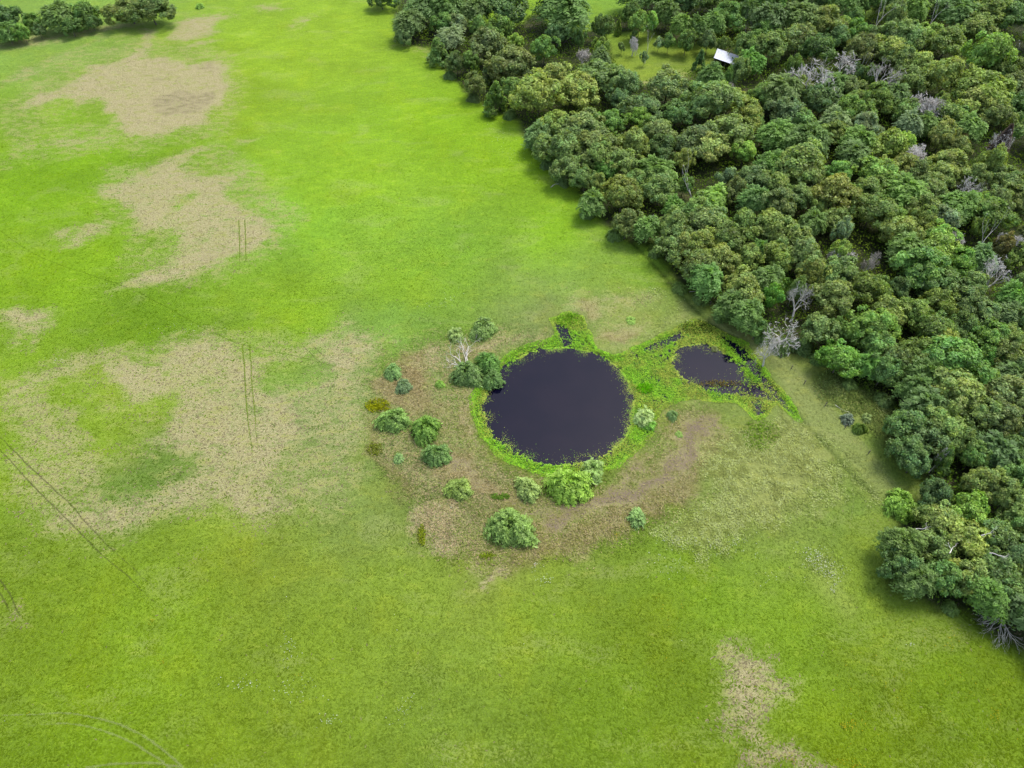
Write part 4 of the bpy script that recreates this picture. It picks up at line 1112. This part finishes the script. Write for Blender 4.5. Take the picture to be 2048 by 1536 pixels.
STEMS = [stems_mesh(i) for i in range(2)]
bushes = [  # px, py (middle), rx px, height factor, mesh, colour, label
    (1138, 968, 43, 0.95, 0, (138, 184, 72), "largest bright green bush with drooping fronds at the pond's near bank"),
    (1186, 940, 26, 0.9, 3, (132, 172, 92), "paler thin bush with bare twigs right of the largest bright bush"),
    (1022, 1052, 42, 0.9, 1, (118, 158, 76), "large round mid green bush standing nearest the camera on the bank"),
    (1056, 976, 26, 0.8, 2, (138, 172, 92), "pale green bush left of the largest bright bush"),
    (850, 856, 31, 1.0, 1, (112, 158, 66), "middle bush of the left bank cluster with yellow tips"),
    (786, 838, 30, 0.85, 2, (116, 158, 76), "wide bush left of the middle bush on the left bank"),
    (872, 908, 28, 0.95, 0, (108, 150, 78), "dense dark green bush right below the middle bush"),
    (917, 976, 25, 0.7, 2, (122, 156, 72), "flat olive green bush between the left cluster and the pale bush"),
    (785, 742, 17, 0.9, 0, (118, 162, 90), "small round bush farthest left above the yellow herbs"),
    (807, 771, 17, 0.85, 1, (110, 144, 94), "small greyish round bush just right below the farthest left one"),
    (880, 768, 10, 0.7, 2, (120, 168, 66), "tiny green bush left of the dark shoreline thicket"),
    (797, 917, 12, 0.6, 3, (120, 162, 92), "faint small bush on dry grass left of the dense dark bush"),
    (966, 655, 26, 0.9, 1, (118, 156, 80), "round bush alone on the meadow side behind the dead tree"),
    (912, 668, 18, 0.7, 3, (128, 162, 88), "sparse low bush left of the round bush behind the dead tree"),
    (935, 745, 30, 0.95, 1, (106, 144, 76), "left half of the dark shoreline thicket beside the dead tree"),
    (975, 725, 27, 1.0, 0, (98, 146, 66), "right half of the dark shoreline thicket touching the water"),
    (985, 756, 22, 0.8, 2, (92, 132, 66), "low dark bush at the thicket's foot over the water"),
    (1290, 832, 24, 0.8, 3, (152, 188, 112), "pale feathery bush on the pond's right shore"),
    (1298, 845, 16, 0.7, 2, (112, 172, 62), "green base bush under the pale feathery bush at right shore"),
    (1345, 830, 12, 0.8, 1, (108, 148, 82), "small dark green bush on the dry knoll right of the pond"),
    (1275, 1036, 22, 0.65, 3, (120, 162, 88), "lone low bush on the near meadow right of the bank"),
    (1720, 856, 13, 1.1, 1, (92, 128, 44), "round dark olive bush on the mown strip by the wood"),
    (1696, 838, 13, 0.8, 3, (100, 124, 98), "grey-green thin bush beside the round dark bush on the mown strip"),
    (1806, 1008, 34, 0.85, 2, (124, 172, 66), "light green sapling thicket jutting from the wood edge"),
    (1866, 968, 18, 1.0, 3, (106, 152, 82), "upright thin sapling at the wood edge behind the thicket"),
    (1430, 695, 8, 0.5, 3, (110, 130, 70), "low tuft bush beside the side pool"),
    (400, 12, 9, 0.7, 3, (122, 170, 72), "small bush alone at the far top meadow"),
    (1262, 640, 10, 0.35, 3, (126, 170, 72), "small green weed clump on the pale knoll behind the pools"),
    (1358, 868, 8, 0.35, 2, (120, 160, 70), "tiny weed tuft by the bare soil strip"),
    (1168, 985, 12, 0.7, 3, (120, 158, 80), "thin bush behind the right foot of the largest bright bush"),
    (1490, 648, 16, 0.8, 2, (104, 142, 58), "green edge bush under the wood beside the mown strip"),
    (1360, 575, 16, 0.8, 2, (98, 132, 60), "dark edge bush where the wood meets the upper ditch"),
    (1075, 275, 20, 1.0, 1, (96, 138, 78), "bluish bush leaning out of the far wood edge"),
    (1230, 470, 16, 0.9, 2, (96, 132, 62), "edge bush in the shade of the golden olive tree"),
    (1528, 672, 18, 0.9, 0, (92, 128, 60), "dark edge bush left of the bleached poolside dead oak's foot"),
    (1566, 690, 20, 0.9, 1, (88, 120, 58), "dark edge bush directly under the bleached poolside dead oak"),
    (1606, 690, 22, 0.95, 2, (84, 116, 56), "dark edge bush right of the bleached poolside dead oak's foot"),
    (1700, 768, 17, 0.7, 2, (96, 130, 62), "dark low bush amid the ferny weeds below the vivid green tree"),
    (1770, 800, 18, 0.8, 1, (90, 122, 60), "dark bush at the right end of the ferny weed bed"),
    (1735, 835, 11, 0.7, 3, (120, 150, 84), "small pale bush in the ferny weeds"),
    (1644, 712, 20, 0.9, 0, (82, 118, 52), "dark low bush left of the vivid green edge tree"),
    (1448, 628, 18, 0.8, 1, (90, 126, 56), "deep green edge bush in front of the widest yellow-green edge tree"),
    (1404, 592, 18, 0.8, 0, (92, 124, 58), "low edge bush behind the grey fallen branch"),
    (1312, 502, 16, 0.8, 2, (94, 128, 58), "small edge bush where the ditch begins"),
    (1176, 425, 16, 0.9, 0, (92, 128, 62), "edge bush left of the drooping edge tree"),
    (1126, 358, 16, 0.9, 1, (88, 120, 62), "dark edge bush behind the pale fallen meadow branch"),
    (1098, 326, 16, 0.9, 2, (90, 124, 66), "edge bush between the fallen meadow branch and the leaning bluish bush"),
    (1020, 228, 13, 0.9, 0, (84, 118, 56), "small dark edge bush at the first inward bend of the wood"),
    (948, 195, 13, 0.9, 1, (90, 118, 62), "small edge bush under the tall silvery vine-clad tree"),
    (900, 150, 12, 0.9, 2, (92, 126, 66), "small edge bush below the grey tree near the far wood corner"),
    (1560, 568, 24, 0.9, 0, (98, 148, 58), "green thicket in the dark gap behind the bleached poolside dead oak"),
    (1530, 545, 18, 0.9, 1, (104, 150, 60), "lighter thicket at the back of the dark gap"),
    (1885, 935, 16, 1.0, 2, (92, 132, 66), "dark bush in the notch of the wood edge above the nearest trees"),
    (1902, 1215, 16, 0.8, 0, (92, 128, 58), "dark green bush just left of the grey brush pile"),
]
for i, (px, py, rp, hf, k, c, lab) in enumerate(bushes):
    Rr = rp * pxm(py, 1) * 1.08
    H = Rr * 1.25 * hf
    x, y = at(px, py, H * 0.38)
    gz = float(terrain(np.array([float(x)]), np.array([float(y)]))[0])
    root = empty("bush", (float(x), float(y), max(gz, WZ)), random.uniform(0, 6.28))
    b = link("foliage", (SH_F + SH_W)[k if k < 3 else 3 + i % 2], root, (0, 0, 0), np.clip(alb(c) * np.array([2.9, 2.45, 2.8]), 0, 1))
    b.scale = (Rr * random.uniform(0.86, 1.08), Rr * random.uniform(0.86, 1.08), H)
    st = link("stem", STEMS[i % 2], root); st.scale = (Rr * 0.7, Rr * 0.7, H * 0.75)
    tag(root, lab, "bush", "bushes round the ponds and wood edge")

# yellow-green herb patches
for (px, py, rx, ry, n, c, lab) in [(1668, 775, 24, 22, 1500, (168, 194, 104), "pale ferny weeds at the strip's edge left of the vivid green tree's foot"), (1722, 795, 32, 22, 2600, (150, 176, 88), "broad ferny weed bed between the vivid green tree and the round bush"),
                                    (1762, 838, 22, 22, 1500, (158, 180, 96), "ferny weeds right of the round bush under the dark crowns"),
                                    (756, 812, 15, 8, 900, (196, 204, 36), "bright yellow-green weed patch left of the bank bushes"),
                                    (832, 822, 1, 1, 0, (0, 0, 0), ""), (750, 900, 10, 8, 300, (160, 176, 60), "faint yellow-green weeds below the leftmost bushes"),
                                    (844, 1072, 5, 12, 260, (172, 190, 50), "thin line of yellow-green weeds at the bright straw patch"),
                                    (976, 1112, 10, 4, 200, (170, 196, 52), "small yellow-green weeds below the nearest large bush"),
                                    (1522, 870, 22, 20, 700, (150, 196, 56), "lime green rank weeds at the foot of the side pool"),
                                    (1290, 775, 10, 6, 500, (130, 226, 26), "vivid lime weed cushion between the two pools"),
                                    (1140, 640, 16, 8, 500, (150, 214, 50), "lime weeds round the head of the small inlet"),
                                    (1000, 994, 12, 4, 200, (130, 178, 60), "green weeds on the bare bank path"),
                                    (1395, 655, 22, 8, 450, (88, 110, 40), "dark reeds at the upper corner of the side pool"),
                                    (1436, 765, 30, 4, 260, (150, 136, 70), "brownish sedge tufts along the near rim of the side pool")]:
    if n == 0: continue
    X = rng.normal(px, rx, n); Y = rng.normal(py, ry, n)
    kk = ((X - px) / rx) ** 2 + ((Y - py) / ry) ** 2 < 3.2
    x, y = at(X[kk], Y[kk]); m = len(x)
    z = np.maximum(terrain(x, y), WZ) + rng.uniform(0.05, 0.5, m)
    V, F = cards(np.stack([x, y, z], 1), np.stack([rng.normal(0, .5, m), rng.normal(0, .5, m), np.ones(m)], 1), rng.uniform(.1, .22, m), 1.4)
    tag(link("weed_patch", np_mesh("weed_patch", V, F, M_GRASSY, np.repeat(alb(c)[None] * rng.uniform(.6, 1.25, (m, 1)), 4, 0))), lab, "weeds", "weed patches by the ponds", "stuff")

# dead tree on the pond bank: two bleached, splayed trunks
x, y = at(932, 738, 0)
root = empty("dead_tree", (float(x), float(y), 0))
for k_, (dx, dy, L) in enumerate([(-0.75, 0.95, 3.0), (0.45, 1.2, 3.1), (-1.3, 0.1, 2.6), (-0.9, -0.5, 2.1), (0.0, 1.2, 2.3)]):
    w = Wood(80 + k_)
    w.grow(Vector((0, 0, 0.1)), Vector((dx, dy, 0.75)).normalized(), L, 0.2, 0, 4, 0.5, 0.02, (2, 3), 0.16, 0.72)
    link("limb", w.mesh("limb", M_DEAD), root)
tag(root, "splayed bleached dead tree on the pond's upper left bank", "dead tree")

# brush pile at lower right: many grey limbs lying fan-wise from a stump
x, y = at(2003, 1238, 0.6)
root = empty("brush_pile", (float(x), float(y), 0.4))
for k_ in range(9):
    a_ = R_(172 + k_ * 12)
    w = Wood(120 + k_)
    w.grow(Vector((0, 0, 0.3)), Vector((math.cos(a_), math.sin(a_), 0.12)).normalized(), 2.3, 0.10, 0, 4, 0.42, -0.03, (2, 3), 0.12, 0.7)
    link("limb", w.mesh("limb", M_DEAD), root)
tag(root, "grey fallen treetop, a brush pile at the lower right wood edge", "brush pile")

# fallen logs / branches lying in grass
for (px, py, L, a_, rad, lab) in [(1110, 371, 3.2, 0.7, 0.12, "pale fallen branch in the meadow beside the wood edge"), (1124, 372, 3.0, -1.0, 0.04, "thin straight fallen stick right of the fallen branch"),
                             (1395, 583, 4.0, 0.1, 0.07, "grey fallen branch in shade at the wood edge above the ditch"), (1686, 822, 4.0, -0.9, 0.08, "weathered fallen limb on the mown strip above the round bush")]:
    x, y = at(px, py)
    w = Wood(int(px))
    w.grow(Vector((-L / 2 * math.cos(a_), -L / 2 * math.sin(a_), rad)), Vector((math.cos(a_), math.sin(a_), 0.02)), L * 0.5, rad, 0, 2, 0.5, 0.0, (1, 2), 0.08, 0.6)
    tag(link("fallen_branch", w.mesh("fallen_branch", M_DEAD), None, (float(x), float(y), 0.03)), lab, "fallen branch")
# dead limbs showing through the near crowns
for (px, py, z, a_, lab) in [(1992, 1105, 8.0, 0.1, "white crooked dead limb among yellow-green leaves, lower right"), (1842, 1057, 7.2, -0.2, "short pale dead limb on the left flank of the near tree"),
                             (1912, 1105, 7.8, 0.6, "forked pale dead limb in the middle of the near crowns"), (1975, 1070, 8.4, 0.0, "thin pale dead limb above the crooked one"),
                             (1935, 1187, 4.5, 0.3, "long grey dead limb at the foot of the near crowns")]:
    x, y = at(px, py, z)
    root = empty("dead_limb", (float(x), float(y), z))
    w = Wood(int(px) + 3)
    w.grow(Vector((-1.0, 0, -0.2)), Vector((math.cos(a_), math.sin(a_), 0.15)).normalized(), 1.3, 0.10, 0, 3, 0.6, 0.1, (2, 3), 0.25, 0.65)
    b = link("branch", w.mesh("branch", M_DEAD), root)
    tag(root, lab, "dead branch", "dead limbs in the near crowns")


# ------------------------------------------------------------------ ruts and trails
def ribbon_material(name, base, strength, sc=1.2):
    t = NT(name)
    out = t.n("ShaderNodeOutputMaterial"); d = t.n("ShaderNodeBsdfDiffuse"); tr = t.n("ShaderNodeBsdfTransparent")
    geo = t.n("ShaderNodeNewGeometry"); nz = t.noise(sc, 4, 0.65, geo.outputs["Position"])
    at_ = t.n("ShaderNodeAttribute", attribute_name="tint")
    sp = t.n("ShaderNodeSeparateColor"); t.l(at_.outputs["Color"], sp.inputs[0])
    f = t.math('MULTIPLY', t.ss(t.math('ADD', nz, t.math('MULTIPLY_ADD', sp.outputs[0], 0.6, -0.3)), 0.38, 0.62), strength)
    c = t.mix(nz, np.array(base) * 0.7, np.array(base) * 1.25)
    t.l(c, d.inputs[0])
    mx = t.n("ShaderNodeMixShader"); t.l(f, mx.inputs[0]); t.l(tr.outputs[0], mx.inputs[1]); t.l(d.outputs[0], mx.inputs[2])
    t.l(mx.outputs[0], out.inputs[0])
    return t.m


M_RUTD = ribbon_material("dark_rut", alb([104, 102, 66]), 0.36, 2.2)
M_RUTG = ribbon_material("green_rut", alb([140, 172, 44]), 0.6, 2.2)
M_TRAIL = ribbon_material("dark_green_trail", alb([110, 142, 34]), 0.24, 2.0)
M_PALE = ribbon_material("pale_track", alb([205, 218, 140]), 0.3)


def ribbon(name, pts, wid, mat, label, fade=None):
    P = poly(pts)
    # resample with smooth curve
    from mathutils.geometry import interpolate_bezier
    seg = []
    for i in range(len(P) - 1):
        p0 = P[max(i - 1, 0)]; p1 = P[i]; p2 = P[i + 1]; p3 = P[min(i + 2, len(P) - 1)]
        nn = max(2, int(np.linalg.norm(p2 - p1) / 0.6))
        for j in range(nn):
            u = j / nn
            seg.append(0.5 * ((2 * p1) + (-p0 + p2) * u + (2 * p0 - 5 * p1 + 4 * p2 - p3) * u * u + (-p0 + 3 * p1 - 3 * p2 + p3) * u ** 3))
    seg.append(P[-1]); S = np.array(seg)
    S = S + np.stack([fbm(S[:, 0], S[:, 1], 3, 2, 1) - .5, fbm(S[:, 0], S[:, 1], 3, 2, 5) - .5], 1) * 0.3
    tg = np.gradient(S, axis=0); tg /= np.linalg.norm(tg, axis=1, keepdims=True)
    nr = np.stack([-tg[:, 1], tg[:, 0]], 1)
    k = len(S)
    rows = []; off = [-1, 0, 1]
    T = []
    u = np.linspace(0, 1, k)
    fd = np.ones(k) if fade is None else np.interp(u, fade[0], fade[1])
    for o in off:
        q = S + nr * o * wid
        zt = terrain(q[:, 0], q[:, 1])
        rows.append(np.stack([q[:, 0], q[:, 1], zt + 0.045 + (0.03 if o == 0 else 0)], 1))
        T.append(fd * (1.0 if o == 0 else 0.0))
    V = np.stack(rows, 1).reshape(-1, 3); T = np.stack(T, 1).reshape(-1)
    ii = np.arange(k * 3).reshape(k, 3)
    F = np.concatenate([np.stack([ii[:-1, j], ii[:-1, j + 1], ii[1:, j + 1], ii[1:, j]], 1) for j in (0, 1)])
    tag(link(name, np_mesh(name, V, F, mat, T)), label, kind="structure")


ribbon("wheel_rut", [(-40, 866), (0, 900), (52, 956), (105, 1009), (187, 1092), (242, 1140), (312, 1207), (410, 1293), (508, 1379)], 0.27, M_RUTD, "dark wheel rut, left of the pair at lower left", ([0, .2, .5, .75, 1], [.4, 1, .9, .35, 0]))
ribbon("wheel_rut", [(-40, 838), (0, 873), (56, 930), (133, 1001), (195, 1070), (250, 1121), (297, 1164), (351, 1211), (449, 1289), (523, 1359)], 0.27, M_RUTD, "dark wheel rut, right of the pair at lower left", ([0, .2, .5, .75, 1], [.4, 1, .8, .3, 0]))
ribbon("wheel_rut", [(0, 1160), (22, 1192), (38, 1228), (60, 1262)], 0.3, M_RUTD, "short dark rut at the left edge", ([0, .6, 1], [1, .8, 0]))
ribbon("wheel_rut", [(-6, 1178), (12, 1205), (26, 1236)], 0.3, M_RUTD, "second short dark rut at the left edge", ([0, .6, 1], [1, .8, 0]))
ribbon("wheel_rut", [(485, 688), (489, 740), (493, 800), (499, 860), (504, 905), (507, 945)], 0.28, M_RUTG, "green wheel rut across the straw patch, left", ([0, .6, 1], [1, .9, .3]))
ribbon("wheel_rut", [(500, 690), (504, 760), (510, 830), (514, 880), (517, 920)], 0.28, M_RUTG, "green wheel rut across the straw patch, right", ([0, .6, 1], [1, .8, .3]))
ribbon("wheel_rut", [(478, 440), (479, 480), (480, 540)], 0.28, M_RUTG, "far green wheel rut, left", ([0, .6, 1], [1, .9, .2]))
ribbon("wheel_rut", [(490, 440), (491, 480), (493, 535)], 0.28, M_RUTG, "far green wheel rut, right", ([0, .6, 1], [1, .9, .2]))
ribbon("cattle_trail", [(-20, 445), (40, 490), (100, 522), (200, 556), (262, 578), (330, 612), (400, 652), (470, 684), (520, 698), (600, 714), (680, 737), (735, 753)], 0.26, M_TRAIL, "thin winding dark trail across the left meadow", ([0, .1, .6, .9, 1], [.6, .8, 1, 1, .3]))
ribbon("wheel_rut", [(598, 684), (612, 697), (628, 712), (650, 735)], 0.22, M_RUTD, "small dark rut in the straw patch, left", ([0, .5, 1], [.3, 1, 0]))
ribbon("wheel_rut", [(612, 678), (628, 692), (642, 707), (668, 735)], 0.22, M_RUTD, "small dark rut in the straw patch, right", ([0, .5, 1], [.3, 1, 0]))
ribbon("wheel_track", [(-20, 1432), (60, 1429), (120, 1427), (170, 1432), (230, 1446), (280, 1470), (330, 1503), (375, 1545)], 0.32, M_PALE, "outer pale curved track at the lower left corner", ([0, .3, 1], [.4, .8, 1]))
ribbon("wheel_track", [(40, 1452), (100, 1449), (160, 1451), (215, 1464), (265, 1487), (310, 1514), (350, 1545)], 0.32, M_PALE, "middle pale curved track at the lower left corner", ([0, .3, 1], [.3, .7, 1]))
ribbon("wheel_track", [(170, 1536), (230, 1528), (300, 1526), (360, 1534)], 0.32, M_PALE, "inner pale curved track at the bottom edge", None)
ribbon("wheel_track", [(720, 860), (750, 910), (790, 965), (815, 1010), (825, 1050)], 0.25, M_PALE, "faint pale line along the foot of the bank", ([0, .5, 1], [.4, .7, .4]))
ribbon("wheel_track", [(1695, 930), (1706, 980), (1702, 1040), (1690, 1100)], 0.22, M_PALE, "faint mower line beside the pale grass", ([0, .5, 1], [.3, .6, .2]))
ribbon("wheel_track", [(1560, 712), (1600, 756), (1650, 815), (1700, 870), (1740, 920), (1790, 965)], 0.3, M_PALE, "faint mower line on the mown strip by the wood", ([0, .5, 1], [.4, .6, .4]))


# ------------------------------------------------------------------ shed
def box_mesh(name, a, b, mat, skew=None):
    (x0, y0, z0), (x1, y1, z1) = a, b
    V = [(x0, y0, z0), (x1, y0, z0), (x1, y1, z0), (x0, y1, z0), (x0, y0, z1), (x1, y0, z1), (x1, y1, z1), (x0, y1, z1)]
    if skew: V = [(x, y, z + skew(x, y)) for x, y, z in V]
    F = [(0, 3, 2, 1), (4, 5, 6, 7), (0, 1, 5, 4), (1, 2, 6, 5), (2, 3, 7, 6), (3, 0, 4, 7)]
    me = bpy.data.meshes.new(name); me.from_pydata(V, [], F); me.materials.append(mat); me.update()
    return me


M_TIN = flat_material("white_tin_roof", (0.44, 0.46, 0.52), 0.45, 0.0, 0.8, 0.08)
M_WALL = flat_material("dark_shed_boards", (0.035, 0.03, 0.032), 0.8, 0.0, 4.0, 0.35)
sx, sy = at(1449, 130, 0)
# corner A (far left) seen at 1425,109; the open gable faces left
root = empty("shed", (float(sx), float(sy), 0), R_(-20))
slope = lambda x, y: 3.5 - 0.17 * (x + 3.6)            # high side at the left
LX, LY = 8.2, 7.6
nb = 8
for i in range(nb):
    y0 = -LY / 2 + i * LY / nb
    m_ = box_mesh("roof_panel", (-3.9, y0 + 0.012, 0.0), (-3.9 + LX, y0 + LY / nb - 0.012, 0.035), M_TIN, slope)
    link("roof_panel", m_, root)
    m_ = box_mesh("roof_rib", (-3.9, y0 - 0.03, 0.036), (-3.9 + LX, y0 + 0.03, 0.09), M_TIN, slope)
    link("roof_rib", m_, root)
for (px_, py_) in [(-3.6, -3.5), (-3.6, 0), (-3.6, 3.5), (4.0, -3.5), (4.0, 3.5), (0.2, -3.5), (0.2, 3.5)]:
    link("post", box_mesh("post", (px_ - .09, py_ - .09, -0.1), (px_ + .09, py_ + .09, 3.45 - 0.17 * (px_ + 3.6)), M_POST), root)
for py_ in (-3.5, 0.0, 3.5):
    link("beam", box_mesh("beam", (-3.7, py_ - .07, -0.22), (4.1, py_ + .07, -0.02), M_POST, slope), root)
link("wall", box_mesh("back_wall", (-3.5, 3.62, 0), (4.0, 3.70, 3.2), M_WALL, lambda x, y: -0.17 * (x + 3.6)), root)
link("wall", box_mesh("side_wall", (4.1, -3.5, 0), (4.18, 3.6, 2.0), M_WALL), root)
link("wall", box_mesh("partition", (-1.2, -3.4, 0), (-1.12, 3.4, 2.6), M_WALL), root)
tag(root, "open-sided shed with a pale white metal roof behind the clearing", "shed")

# ------------------------------------------------------------------ wire fence beside the mown strip
fp = [(1420, 610), (1490, 662), (1561, 716), (1582, 738), (1608, 768), (1650, 812), (1690, 856), (1736, 908)]
fw = [tuple(float(q) for q in at(a_, b_, 0)) for a_, b_ in fp]
root = empty("wire_fence", (fw[0][0], fw[0][1], 0))
pm = box_mesh("post", (-.07, -.07, -0.1), (.07, .07, 1.25), M_POST)
for (x, y) in fw:
    link("post", pm, root, (x - fw[0][0], y - fw[0][1], 0))
for h in (0.5, 0.85, 1.15):
    w = Wood(1)
    w.tube([Vector((x - fw[0][0], y - fw[0][1] + 0.08, h)) for x, y in fw], [0.008] * len(fw), 3)
    link("wire", w.mesh("wire", M_DEADDARK), root)
tag(root, "low wire fence with thin wooden posts between mown strip and wood", "fence")
